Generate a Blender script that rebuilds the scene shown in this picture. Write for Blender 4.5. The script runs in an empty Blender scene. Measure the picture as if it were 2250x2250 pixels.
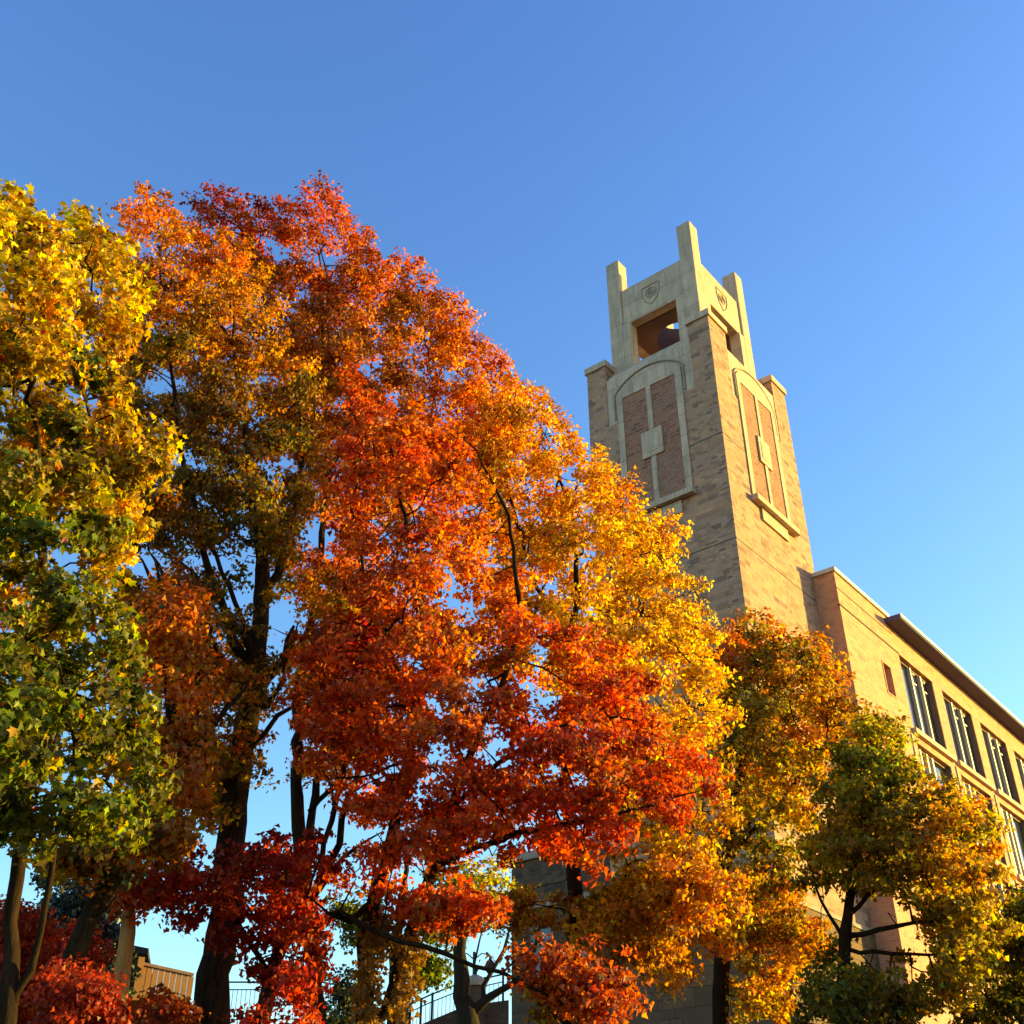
import bpy, math, random
import numpy as np
from mathutils import Vector, Matrix, Quaternion

random.seed(11)
rng = np.random.default_rng(11)
R = math.radians
scene = bpy.context.scene
col = scene.collection

# ------------------------------------------------------------------ camera, sky, sun, exposure
EYE = 1.7
PITCH = R(32.74)
FPX = 2420.0                      # focal length in pixels of the 2250 px photograph
cam_d = bpy.data.cameras.new("camera"); cam = bpy.data.objects.new("camera", cam_d); col.objects.link(cam)
cam_d.sensor_width = 36.0; cam_d.lens = 36.0 * FPX / 2250.0
cam_d.clip_start = 0.1; cam_d.clip_end = 6000.0
cam.location = (0, 0, EYE); cam.rotation_euler = (R(90) + PITCH, 0, 0)
scene.camera = cam

SUN_AZ, SUN_EL = R(74.0), R(9.0)  # azimuth clockwise from +Y
world = bpy.data.worlds.new("World"); scene.world = world; world.use_nodes = True
wn = world.node_tree; bg = wn.nodes['Background']
sky = wn.nodes.new('ShaderNodeTexSky'); sky.sky_type = 'NISHITA'; sky.sun_disc = False
sky.sun_elevation = SUN_EL; sky.sun_rotation = SUN_AZ
sky.air_density = 1.0; sky.dust_density = 0.5; sky.ozone_density = 2.0
hs = wn.nodes.new('ShaderNodeHueSaturation'); hs.inputs['Saturation'].default_value = 1.2; hs.inputs['Hue'].default_value = .505
wn.links.new(sky.outputs[0], hs.inputs['Color']); 
# air colour shifts from turquoise low down to periwinkle overhead
tcw_ = wn.nodes.new('ShaderNodeTexCoord'); sx_ = wn.nodes.new('ShaderNodeSeparateXYZ'); wn.links.new(tcw_.outputs['Generated'], sx_.inputs[0])
rp_ = wn.nodes.new('ShaderNodeValToRGB'); wn.links.new(sx_.outputs['Z'], rp_.inputs[0])
rp_.color_ramp.elements[0].position = .15; rp_.color_ramp.elements[0].color = (.94, 1.02, .95, 1); rp_.color_ramp.elements[1].position = .88; rp_.color_ramp.elements[1].color = (.90, .865, 1.04, 1)
mx_ = wn.nodes.new('ShaderNodeMix'); mx_.data_type = 'RGBA'; mx_.blend_type = 'MULTIPLY'; mx_.inputs[0].default_value = 1
wn.links.new(hs.outputs[0], mx_.inputs[6]); wn.links.new(rp_.outputs[0], mx_.inputs[7]); wn.links.new(mx_.outputs[2], bg.inputs['Color'])
bg.inputs['Strength'].default_value = 0.106

sd = bpy.data.lights.new("sun", 'SUN'); sun = bpy.data.objects.new("sun", sd); col.objects.link(sun)
sdir = Vector((math.sin(SUN_AZ) * math.cos(SUN_EL), math.cos(SUN_AZ) * math.cos(SUN_EL), math.sin(SUN_EL)))
sun.rotation_euler = sdir.to_track_quat('Z', 'Y').to_euler(); sun.location = sdir * 200
sd.energy = 3.0; sd.angle = R(0.5); sd.color = (1.0, 0.78, 0.15)

scene.view_settings.view_transform = 'Standard'; scene.view_settings.look = 'None'
scene.view_settings.gamma = 1.0; scene.view_settings.use_curve_mapping = False
scene.view_settings.exposure = 2.2
scene.cycles.max_bounces = 8; scene.cycles.diffuse_bounces = 4; scene.cycles.transmission_bounces = 4

# ------------------------------------------------------------------ placing helpers
_FW = np.array([0, math.cos(PITCH), math.sin(PITCH)]); _UP = np.array([0, -math.sin(PITCH), math.cos(PITCH)])
def P(px, py, h):
    """point seen at (px, py) of the photograph (1932 px wide view) at horizontal distance h metres"""
    s = 2250.0 / 1932.0
    d = np.array([1.0, 0, 0]) * (px * s - 1125) + _UP * (1125 - py * s) + _FW * FPX
    d = d / math.hypot(d[0], d[1])
    return np.array([d[0] * h, d[1] * h, d[2] * h + EYE])
def Pn(px, py, h):
    s = 2250.0 / 1932.0
    px = np.asarray(px, float); py = np.asarray(py, float)
    d = np.array([1.0, 0, 0])[None] * (px * s - 1125)[:, None] + _UP[None] * (1125 - py * s)[:, None] + _FW[None] * FPX
    d = d / np.hypot(d[:, 0], d[:, 1])[:, None]
    q = d * np.asarray(h)[:, None]; q[:, 2] += EYE
    return q
def ground_z(x, y):
    y = np.asarray(y, float); t = np.clip((y - 4.0) / 32.0, 0, 1)
    return 6.4 * (t * t * (3 - 2 * t)) * 0.55 + 6.4 * t * 0.45

def tag(o, label=None, cat=None, group=None, kind=None):
    if label: o['label'] = label
    if cat: o['category'] = cat
    if group: o['group'] = group
    if kind: o['kind'] = kind
    return o
def empty(name, loc, rz=0.0):
    o = bpy.data.objects.new(name, None); col.objects.link(o)
    o.location = loc; o.rotation_euler = (0, 0, rz); o.empty_display_size = 0.3
    return o

# ------------------------------------------------------------------ materials
def newmat(name):
    m = bpy.data.materials.new(name); m.use_nodes = True
    nt = m.node_tree; return m, nt, nt.nodes['Principled BSDF']
def N(nt, t, **kw):
    n = nt.nodes.new(t)
    for k, v in kw.items(): setattr(n, k, v)
    return n
def ramp(nt, fac, stops):
    r = N(nt, 'ShaderNodeValToRGB'); e = r.color_ramp.elements
    while len(e) < len(stops): e.new(0.5)
    for i, (p, c) in enumerate(stops): e[i].position = p; e[i].color = (*c, 1)
    nt.links.new(fac, r.inputs[0]); return r.outputs[0]
def mix(nt, fac, a, b, blend='MIX'):
    m = N(nt, 'ShaderNodeMix', data_type='RGBA', blend_type=blend)
    for s, v in ((m.inputs[0], fac), (m.inputs[6], a), (m.inputs[7], b)):
        if hasattr(v, 'links') or hasattr(v, 'is_linked'): nt.links.new(v, s)
        elif isinstance(v, (int, float)): s.default_value = v
        else: s.default_value = (*v, 1)
    return m.outputs[2]
def noise(nt, vec, scale, detail=4, rough=.55):
    n = N(nt, 'ShaderNodeTexNoise'); n.inputs['Scale'].default_value = scale
    n.inputs['Detail'].default_value = detail; n.inputs['Roughness'].default_value = rough
    if vec is not None: nt.links.new(vec, n.inputs['Vector'])
    return n.outputs[0]
def bump(nt, bs, h, strength, dist):
    b = N(nt, 'ShaderNodeBump'); b.inputs['Strength'].default_value = strength; b.inputs['Distance'].default_value = dist
    nt.links.new(h, b.inputs['Height']); nt.links.new(b.outputs[0], bs.inputs['Normal'])

def masonry(name, bw, bh, stops, mortar, msize, vary=.5, bumpd=.02):
    """coursed random ashlar: two brick patterns of different unit size, patched by noise"""
    m, nt, bs = newmat(name)
    uv = N(nt, 'ShaderNodeUVMap').outputs[0]
    def bt(w, h, off):
        b = N(nt, 'ShaderNodeTexBrick'); b.inputs['Scale'].default_value = 1
        b.inputs['Brick Width'].default_value = w; b.inputs['Row Height'].default_value = h
        b.inputs['Mortar Size'].default_value = msize; b.inputs['Mortar Smooth'].default_value = .3
        b.inputs['Color1'].default_value = (0, 0, 0, 1); b.inputs['Color2'].default_value = (1, 1, 1, 1)
        b.inputs['Mortar'].default_value = (.5, .5, .5, 1); b.offset = off; b.squash = 1.6; b.squash_frequency = 3
        nt.links.new(uv, b.inputs['Vector']); return b
    b1 = bt(bw, bh, .37); b2 = bt(bw * .62, bh * .5, .45)
    vo = N(nt, 'ShaderNodeTexVoronoi'); vo.inputs['Scale'].default_value = .9; nt.links.new(uv, vo.inputs['Vector'])
    sep = N(nt, 'ShaderNodeSeparateColor'); nt.links.new(vo.outputs['Color'], sep.inputs[0])
    gt = N(nt, 'ShaderNodeMath', operation='GREATER_THAN'); gt.inputs[1].default_value = .55; nt.links.new(sep.outputs[0], gt.inputs[0])
    val = mix(nt, gt.outputs[0], b1.outputs['Color'], b2.outputs['Color'])
    fac = mix(nt, gt.outputs[0], b1.outputs['Fac'], b2.outputs['Fac'])
    c = ramp(nt, val, stops)
    n1 = noise(nt, uv, 1.7, 6, .6); n2 = noise(nt, uv, 14, 5, .65)
    c = mix(nt, vary, c, ramp(nt, n1, [(.3, (.68, .67, .66)), (.7, (1.22, 1.17, 1.08))]), 'MULTIPLY')
    c = mix(nt, .45, c, ramp(nt, n2, [(.3, (.55, .55, .55)), (.7, (1.3, 1.3, 1.3))]), 'MULTIPLY')
    c = mix(nt, fac, c, mortar)
    nt.links.new(c, bs.inputs['Base Color']); bs.inputs['Roughness'].default_value = .9
    bs.inputs['Specular IOR Level'].default_value = .2
    inv = N(nt, 'ShaderNodeMath', operation='MULTIPLY_ADD'); inv.inputs[1].default_value = -1; inv.inputs[2].default_value = 1
    nt.links.new(fac, inv.inputs[0])
    ad = N(nt, 'ShaderNodeMath', operation='MULTIPLY_ADD'); ad.inputs[1].default_value = .5
    nt.links.new(n2, ad.inputs[0]); nt.links.new(inv.outputs[0], ad.inputs[2])
    bump(nt, bs, ad.outputs[0], .7, bumpd)
    return m
def plain(name, colr, rough=.8, nscale=3.0, var=.25, metal=0.0, bumpd=0.0, spec=.3, fine=30):
    m, nt, bs = newmat(name)
    tc = N(nt, 'ShaderNodeTexCoord').outputs['Object']
    n1 = noise(nt, tc, nscale, 6, .6); n2 = noise(nt, tc, fine, 4, .6)
    c = mix(nt, 1.0, colr, ramp(nt, n1, [(.25, (1 - var,) * 3), (.75, (1 + var,) * 3)]), 'MULTIPLY')
    c = mix(nt, .6, c, ramp(nt, n2, [(.25, (1 - var,) * 3), (.75, (1 + var,) * 3)]), 'MULTIPLY')
    nt.links.new(c, bs.inputs['Base Color']); bs.inputs['Roughness'].default_value = rough
    bs.inputs['Metallic'].default_value = metal; bs.inputs['Specular IOR Level'].default_value = spec
    if bumpd: bump(nt, bs, n2, .6, bumpd)
    return m
def bark(name, c1, c2):
    m, nt, bs = newmat(name)
    tc = N(nt, 'ShaderNodeTexCoord').outputs['Object']
    mp = N(nt, 'ShaderNodeMapping'); mp.inputs['Scale'].default_value = (9, 9, 1.6); nt.links.new(tc, mp.inputs[0])
    n1 = noise(nt, mp.outputs[0], 2.2, 8, .7); n2 = noise(nt, tc, 1.3, 3)
    c = ramp(nt, n1, [(.3, c1), (.68, c2)])
    c = mix(nt, .5, c, ramp(nt, n2, [(.3, (.6, .65, .55)), (.7, (1.3, 1.2, 1.1))]), 'MULTIPLY')
    nt.links.new(c, bs.inputs['Base Color']); bs.inputs['Roughness'].default_value = .95; bs.inputs['Specular IOR Level'].default_value = .02
    bump(nt, bs, n1, 1.0, .03); return m
def leafmat(name, trans=.5, gloss=.06):
    m = bpy.data.materials.new(name); m.use_nodes = True; nt = m.node_tree
    for n in list(nt.nodes): nt.nodes.remove(n)
    out = N(nt, 'ShaderNodeOutputMaterial')
    at = N(nt, 'ShaderNodeAttribute', attribute_name='leaf_colour')
    df = N(nt, 'ShaderNodeBsdfDiffuse'); tr = N(nt, 'ShaderNodeBsdfTranslucent'); gl = N(nt, 'ShaderNodeBsdfGlossy')
    gl.inputs['Roughness'].default_value = .45
    nt.links.new(at.outputs['Color'], df.inputs['Color'])
    tcol = N(nt, 'ShaderNodeHueSaturation'); tcol.inputs['Saturation'].default_value = 1.08; tcol.inputs['Value'].default_value = 1.3
    nt.links.new(at.outputs['Color'], tcol.inputs['Color']); nt.links.new(tcol.outputs[0], tr.inputs['Color'])
    m1 = N(nt, 'ShaderNodeMixShader'); m1.inputs[0].default_value = trans
    nt.links.new(df.outputs[0], m1.inputs[1]); nt.links.new(tr.outputs[0], m1.inputs[2])
    m2 = N(nt, 'ShaderNodeMixShader'); m2.inputs[0].default_value = gloss
    nt.links.new(m1.outputs[0], m2.inputs[1]); nt.links.new(gl.outputs[0], m2.inputs[2])
    nt.links.new(m2.outputs[0], out.inputs[0]); return m

M = {}
M['stone'] = masonry('tower_stone', .50, .25, [(.0, (0.218, 0.119, 0.080)), (.2, (0.378, 0.196, 0.116)), (.45, (0.498, 0.254, 0.142)), (.7, (0.437, 0.254, 0.169)), (.88, (0.586, 0.289, 0.146)), (1, (0.319, 0.163, 0.105))], (0.437, 0.249, 0.162), .010, .55)
M['wingstone'] = masonry('wing_stone', .50, .22, [(.0, (0.527, 0.220, 0.121)), (.3, (0.620, 0.276, 0.140)), (.6, (0.620, 0.314, 0.155)), (.85, (0.620, 0.278, 0.140)), (1, (0.490, 0.198, 0.112))], (0.620, 0.326, 0.194), .010, .35, .012)
M['plinthshade'] = masonry('shade_darkened_plinth_stone', 1.5, .62, [(.0, (0.129, 0.067, 0.033)), (.4, (0.159, 0.084, 0.040)), (.7, (0.179, 0.095, 0.045)), (1, (0.139, 0.070, 0.034))], (0.069, 0.038, 0.020), .014, .4)  # large plinth blocks; colour darkened to carry the shade at the tower foot
M['brick'] = masonry('panel_brick', .40, .20, [(.0, (0.216, 0.086, 0.051)), (.3, (0.330, 0.124, 0.067)), (.65, (0.418, 0.162, 0.085)), (1, (0.253, 0.104, 0.064))], (0.381, 0.218, 0.144), .022, .3, .03)
m, nt, bs = newmat('limestone'); uv = N(nt, 'ShaderNodeUVMap').outputs[0]
bt_ = N(nt, 'ShaderNodeTexBrick'); bt_.inputs['Scale'].default_value = 1; bt_.inputs['Brick Width'].default_value = 1.9; bt_.inputs['Row Height'].default_value = 1.15; bt_.inputs['Mortar Size'].default_value = .012
bt_.inputs['Color1'].default_value = (.88, .88, .88, 1); bt_.inputs['Color2'].default_value = (1.08, 1.06, 1.04, 1); bt_.inputs['Mortar'].default_value = (.45, .43, .40, 1); nt.links.new(uv, bt_.inputs['Vector'])
mp = N(nt, 'ShaderNodeMapping'); mp.inputs['Scale'].default_value = (3.2, .35, 1); nt.links.new(uv, mp.inputs[0])
st = noise(nt, mp.outputs[0], 1.4, 6, .65); n1 = noise(nt, uv, 1.1, 6, .65); n2 = noise(nt, uv, 16, 4, .6)
c = mix(nt, 1.0, (.60, .41, .275), bt_.outputs['Color'], 'MULTIPLY')
c = mix(nt, .55, c, ramp(nt, st, [(.32, (.55, .54, .52)), (.58, (1.06, 1.06, 1.05))]), 'MULTIPLY')
c = mix(nt, .6, c, ramp(nt, n1, [(.3, (.72, .72, .70)), (.7, (1.18, 1.16, 1.12))]), 'MULTIPLY')
c = mix(nt, .35, c, ramp(nt, n2, [(.3, (.7, .7, .7)), (.7, (1.2, 1.2, 1.2))]), 'MULTIPLY')
nt.links.new(c, bs.inputs['Base Color']); bs.inputs['Roughness'].default_value = .88; bs.inputs['Specular IOR Level'].default_value = .2
bump(nt, bs, n2, .6, .006); M['limestone'] = m
M['joint'] = plain('dark_joint', (0.083, 0.062, 0.048), .95)
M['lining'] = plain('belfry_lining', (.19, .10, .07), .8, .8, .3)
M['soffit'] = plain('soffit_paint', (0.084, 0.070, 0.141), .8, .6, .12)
M['fascia'] = plain('fascia_metal', (0.459, 0.429, 0.385), .5, 1, .08)
M['frame'] = plain('window_frame', (0.555, 0.424, 0.319), .5, 2, .08)
M['darkrev'] = plain('dark_reveal', (0.189, 0.104, 0.068), .8)
m, nt, bs = newmat('window_glass'); bs.inputs['Base Color'].default_value = (.025, .027, .03, 1); bs.inputs['Roughness'].default_value = .06
bs.inputs['Specular IOR Level'].default_value = .55; M['glass'] = m
tcw = N(nt, 'ShaderNodeTexCoord').outputs['Object']; bump(nt, bs, noise(nt, tcw, .8, 2), .12, .05)
M['iron'] = plain('black_iron', (.018, .018, .02), .5, 4, .2)
M['shadestone'] = masonry('shade_darkened_wall_stone', .55, .26, [(.0, (0.066, 0.039, 0.025)), (.4, (0.112, 0.065, 0.038)), (.7, (0.144, 0.083, 0.045)), (1, (0.085, 0.048, 0.029))], (0.099, 0.060, 0.038), .014, .5)  # wall stone with the shade of the low walls put into its colour
M['crestline'] = plain('darker_limestone', (.36, .25, .165), .9, 2, .2)  # crest lines in one darker limestone tone
M['cap'] = plain('cap_stone', (0.319, 0.235, 0.167), .9, 2, .2, bumpd=.004)
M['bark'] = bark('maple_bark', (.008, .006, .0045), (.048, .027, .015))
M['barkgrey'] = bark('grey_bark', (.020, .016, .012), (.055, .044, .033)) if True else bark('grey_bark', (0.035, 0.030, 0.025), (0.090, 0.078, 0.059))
M['barksunlit'] = bark('sun_brightened_bark', (.26, .115, .04), (.48, .235, .085))  # bark brightened to orange in place of sunlight on the trunk
M['leaf'] = leafmat('autumn_leaf', .60, .015)
M['leafgreen'] = leafmat('evergreen_leaf', .25, .03)
M['siding'] = plain('wood_siding', (.24, .105, .038), .75, 2, .2)
M['darkwood'] = plain('dark_wood', (0.041, 0.027, 0.024), .8, 2, .25)
M['roofing'] = plain('dark_roofing', (0.034, 0.031, 0.031), .9, 2, .3)
M['white'] = plain('white_paint', (0.530, 0.517, 0.476), .5, 2, .05)
m, nt, bs = newmat('hillside_grass'); tc = N(nt, 'ShaderNodeTexCoord').outputs['Object']
n1 = noise(nt, tc, .6, 8, .7); n2 = noise(nt, tc, 7, 6, .7)
c = ramp(nt, n1, [(.35, (0.031, 0.041, 0.012)), (.52, (0.061, 0.051, 0.017)), (.7, (0.116, 0.051, 0.014))])
c = mix(nt, .6, c, ramp(nt, n2, [(.3, (0.340, 0.340, 0.340)), (.7, (1.5, 1.4, 1.2))]), 'MULTIPLY')
nt.links.new(c, bs.inputs['Base Color']); bs.inputs['Roughness'].default_value = .95; bump(nt, bs, n2, .8, .05); M['grass'] = m

# ------------------------------------------------------------------ mesh builder
class MB:
    def __init__(s): s.v = []; s.f = []
    def add(s, vs, fs):
        k = len(s.v); s.v += [tuple(map(float, p)) for p in vs]; s.f += [tuple(i + k for i in f) for f in fs]; return s
    def box(s, x0, x1, y0, y1, z0, z1):
        return s.add([(x0, y0, z0), (x1, y0, z0), (x1, y1, z0), (x0, y1, z0), (x0, y0, z1), (x1, y0, z1), (x1, y1, z1), (x0, y1, z1)],
                     [(0, 3, 2, 1), (4, 5, 6, 7), (0, 1, 5, 4), (1, 2, 6, 5), (2, 3, 7, 6), (3, 0, 4, 7)])
    def prism(s, poly, to3, d):
        """extrude a 2D polygon; to3(p, t) gives the 3D point at depth t in (0, d)"""
        n = len(poly)
        s.add([to3(p, 0) for p in poly] + [to3(p, d) for p in poly],
              [tuple(range(n)), tuple(range(2 * n - 1, n - 1, -1))] + [(i, i + n, (i + 1) % n + n, (i + 1) % n) for i in range(n)])
        return s
    def tube(s, pts, rad, n=6, cap=True):
        pts = [Vector(p) for p in pts]; k0 = len(s.v)
        if not hasattr(rad, '__len__'): rad = [rad] * len(pts)
        prev = None
        for i, p in enumerate(pts):
            t = (pts[min(i + 1, len(pts) - 1)] - pts[max(i - 1, 0)]).normalized()
            a = prev if prev is not None else (Vector((1, 0, 0)) if abs(t.x) < .8 else Vector((0, 1, 0)))
            a = (a - t * a.dot(t)).normalized(); b = t.cross(a); prev = a
            for j in range(n):
                q = p + (a * math.cos(2 * math.pi * j / n) + b * math.sin(2 * math.pi * j / n)) * rad[i]
                s.v.append(tuple(q))
        for i in range(len(pts) - 1):
            for j in range(n):
                a0 = k0 + i * n + j; a1 = k0 + i * n + (j + 1) % n
                s.f.append((a0, a1, a1 + n, a0 + n))
        if cap:
            s.f.append(tuple(k0 + j for j in range(n - 1, -1, -1))); e = k0 + (len(pts) - 1) * n
            s.f.append(tuple(e + j for j in range(n)))
        return s
    def lathe(s, c, prof, n=16):
        k0 = len(s.v)
        for r, z in prof:
            for j in range(n): s.v.append((c[0] + r * math.cos(2 * math.pi * j / n), c[1] + r * math.sin(2 * math.pi * j / n), c[2] + z))
        for i in range(len(prof) - 1):
            for j in range(n): s.f.append((k0 + i * n + j, k0 + i * n + (j + 1) % n, k0 + (i + 1) * n + (j + 1) % n, k0 + (i + 1) * n + j))
        s.f.append(tuple(k0 + j for j in range(n - 1, -1, -1))); s.f.append(tuple(k0 + (len(prof) - 1) * n + j for j in range(n)))
        return s
    def build(s, name, mat, parent=None, smooth=False, bevel=0.0):
        me = bpy.data.meshes.new(name); me.from_pydata(s.v, [], s.f); me.update()
        uv = me.uv_layers.new(name='UVMap'); V = s.v
        for p in me.polygons:
            nx, ny, nz = abs(p.normal.x), abs(p.normal.y), abs(p.normal.z)
            for li in p.loop_indices:
                q = V[me.loops[li].vertex_index]
                uv.data[li].uv = (q[0], q[1]) if nz > nx and nz > ny else ((q[1] + 31.7, q[2]) if nx > ny else (q[0], q[2]))
        if smooth: me.polygons.foreach_set('use_smooth', [True] * len(me.polygons))
        me.materials.append(M[mat]); o = bpy.data.objects.new(name, me); col.objects.link(o)
        if parent: o.parent = parent
        if bevel:
            b = o.modifiers.new('bevel', 'BEVEL'); b.width = bevel; b.segments = 2; b.limit_method = 'ANGLE'; b.angle_limit = R(40)
        return o

# ------------------------------------------------------------------ ground
g = MB(); xs = [-3000, -400, -120] + list(np.linspace(-60, 60, 31)) + [120, 400, 3000]
ys = [-3000, -400, -60, -10] + list(np.linspace(0, 44, 23)) + [60, 100, 400, 3000]
for y in ys:
    for x in xs: g.v.append((x, y, float(ground_z(x, y)) + (0 if abs(x) > 100 or abs(y) > 60 else .08 * math.sin(x * 1.3) * math.cos(y * .9))))
for j in range(len(ys) - 1):
    for i in range(len(xs) - 1):
        a = j * len(xs) + i; g.f.append((a, a + 1, a + 1 + len(xs), a + len(xs)))
tag(g.build('ground', 'grass', smooth=True), kind='structure')

# ------------------------------------------------------------------ bell tower  (local x along the lit face, local -y out of the lit face, z above eye level)
UA = R(39.1)
_az = R(14.94)
TC = Vector((math.sin(_az) * 40, math.cos(_az) * 40, EYE))
# near corner azimuth is recomputed from the photograph
_p = P(1601 / 1.164596, 1050 / 1.164596, 40.0); TC = Vector((_p[0], _p[1], EYE))
BROT = R(90) - UA
tower = empty('bell_tower', TC, BROT)
tag(tower, 'tall square stone bell tower with open limestone belfry and four corner posts', 'tower')
W, D_ = 7.75, 7.05
Z0 = 3.0
b = MB().box(0, W, 0, D_, 9.4, 32.30); b.build('shaft', 'stone', tower)
MB().box(-.07, W, -.07, D_ + .07, Z0, 9.25).build('plinth', 'plinthshade', tower); MB().box(-.12, W, -.12, D_ + .12, 9.252, 9.40).build('plinth_cap', 'cap', tower)
# four corner piers with cap stones
PW = 1.12
for (x0, x1, y0, y1) in ((0, 1.62, 0, PW), (W - 1.45, W, 0, PW), (0, 1.62, D_ - PW, D_), (W - 1.45, W, D_ - PW, D_)):
    pr = MB().box(x0, x1, y0, y1, 32.302, 36.12).build('pier', 'stone', tower)
    MB().box(x0 - .10, x1 + .10, y0 - .10, y1 + .10, 36.12, 36.50).build('pier_cap', 'limestone', pr, bevel=.03)
# limestone shoulder block between the piers
sh = MB().box(1.622, W - 1.452, .03, D_ - .03, 32.304, 35.16)
sh.box(.03, 1.62, PW + .002, D_ - PW - .002, 32.304, 35.16); sh.box(W - 1.45, W - .03, PW + .002, D_ - PW - .002, 32.304, 35.16)
sh.build('shoulder', 'limestone', tower)
# sloped base of the belfry
bs_ = MB(); q0 = [(.05, .05 + PW * 0), (W - .05, .05), (W - .05, D_ - .05), (.05, D_ - .05)]
q1 = [(.62, .62), (W - 1.1, .62), (W - 1.1, D_ - 1.0), (.62, D_ - 1.0)]
bs_.add([(x, y, 35.162) for x, y in q0] + [(x, y, 35.95) for x, y in q1],
        [(0, 1, 5, 4), (1, 2, 6, 5), (2, 3, 7, 6), (3, 0, 4, 7), (4, 5, 6, 7), (3, 2, 1, 0)])
bs_.build('belfry_base', 'limestone', tower)

# recessed brick panels: left face (x = 0, coordinate t = y) and lit face (y = 0, coordinate t = x)
def face(which):
    if which == 'left': return lambda p, d: (-d, p[0], p[1])
    return lambda p, d: (p[0], -d, p[1])
def rect(t0, t1, z0, z1): return [(t0, z0), (t1, z0), (t1, z1), (t0, z1)]
def slab(which, poly, d0, d1, mb=None):
    f = face(which); mb = mb or MB()
    return mb.prism(poly, lambda p, t: f(p, d0 + t), d1 - d0)
for which, t0, t1, name in (('left', 1.72, 5.36, 'x'), ('lit', 2.08, 5.82, 'y')):
    tm = (t0 + t1) / 2; hw = (t1 - t0) / 2; fw = .34
    # arched limestone surround made of two jambs and a tympanum with an arched top
    arc = [(t0 + (t1 - t0) * i / 16, 33.86 + .86 * (1 - ((i - 8) / 8) ** 2) ** .8) for i in range(17)]
    sr = MB()
    slab(which, rect(t0, t0 + fw, 26.90, 33.58), -.05, .065, sr); slab(which, rect(t1 - fw, t1, 26.90, 33.58), -.05, .065, sr)
    slab(which, [(t0, 33.582), (t1, 33.582)] + arc[::-1], -.05, .065, sr)
    sr.build('panel_surround', 'limestone', tower)
    # thin hood moulding following the arch
    hd = MB(); f = face(which)
    o1 = [(t0 - .13, 32.45)] + [(t0 - .13 + (t1 - t0 + .26) * i / 16, 33.95 + .94 * (1 - ((i - 8) / 8) ** 2) ** .8) for i in range(17)] + [(t1 + .13, 32.45)]
    hd.tube([f(p, .02) for p in o1], .035, 6); hd.build('hood_moulding', 'cap', tower)
    slab(which, rect(t0 + fw + .002, t1 - fw - .002, 26.90, 33.58), -.06, .025).build('brick_panel', 'brick', tower)
    slab(which, rect(tm - .13, tm + .13, 26.90, 29.48), .027, .075).build('panel_mullion', 'limestone', tower); slab(which, rect(tm - .13, tm + .13, 30.97, 33.58), .027, .075).build('panel_mullion', 'limestone', tower)
    pq = slab(which, rect(tm - .57, tm + .57, 29.482, 30.968), .027, .12).build('plaque', 'limestone', tower, bevel=.03)
    slab(which, rect(tm - .36, tm + .36, 29.75, 30.70), .122, .14).build('plaque_field', 'limestone', pq)
    slab(which, rect(t0 - .12, t1 + .22, 26.60, 26.898), -.05, .34).build('panel_sill', 'limestone', tower, bevel=.02)
    slab(which, rect(tm - 1.2, tm + 1.2, 25.95, 26.546), -.05, .10).build('apron_stone', 'limestone', tower)
    # horizontal movement joints in the stone
    wmax = W if which == 'lit' else D_
    for z in (29.2, 23.75):
        if z > 26: slab(which, rect(.02, t0 - .14, z, z + .05), -.02, .006).build('movement_joint', 'joint', tower); slab(which, rect(t1 + .14, wmax - .02, z, z + .05), -.02, .006).build('movement_joint', 'joint', tower)
        else: slab(which, rect(.02, wmax - .02, z, z + .05), -.02, .006).build('movement_joint', 'joint', tower)
# belfry: four corner posts, jambs, lintels, linings and a holed ceiling, open to the sky
X0, X1, Y0, Y1 = .72, 6.25, .72, 5.98
pw = .80
for (x, y) in ((X0, Y0), (X1 - pw, Y0), (X0, Y1 - pw), (X1 - pw, Y1 - pw)):
    po = MB().box(x, x + pw, y, y + pw, 35.6, 43.72)
    po.build('corner_post', 'limestone', tower, bevel=.05)
inner = MB()
rc = .10
def wall_run(ax, c0, c1, at, inward):
    """one belfry wall between two posts; ax = 'x' or 'y' is the direction it runs"""
    def bx(mb, s0, s1, d0, d1, z0, z1):
        a, bb = sorted((at + inward * d0, at + inward * d1))
        if ax == 'x': mb.box(s0, s1, a, bb, z0, z1)
        else: mb.box(a, bb, s0, s1, z0, z1)
    jw = .46
    lin = MB(); bx(lin, c0 + .003, c1 - .003, rc, .60, 38.98, 41.42); lin.build('lintel', 'limestone', tower, bevel=.02)
    for s0, s1 in ((c0 + .003, c0 + jw), (c1 - jw, c1 - .003)): jam = MB(); bx(jam, s0, s1, .015, .60, 36.10, 38.976); jam.build('jamb', 'limestone', tower)
    sil = MB(); bx(sil, c0 + .003, c1 - .003, -.02, .62, 35.70, 36.096); sil.build('belfry_sill', 'limestone', tower, bevel=.02)
    bx(inner, c0 - .05, c1 + .05, .604, .68, 38.99, 41.38)
    bx(inner, c0 - .05, c0 + jw - .004, .604, .68, 36.10, 38.97); bx(inner, c1 - jw + .004, c1 + .05, .604, .68, 36.10, 38.97)
wall_run('y', Y0 + pw, Y1 - pw, X0, 1); wall_run('y', Y0 + pw, Y1 - pw, X1, -1)
wall_run('x', X0 + pw, X1 - pw, Y0, 1); wall_run('x', X0 + pw, X1 - pw, Y1, -1)
inner.build('belfry_lining', 'lining', tower)
ce = MB(); cx, cy = (X0 + X1) / 2, (Y0 + Y1) / 2; n = 40; ir = 1.25
outer = []
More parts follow.
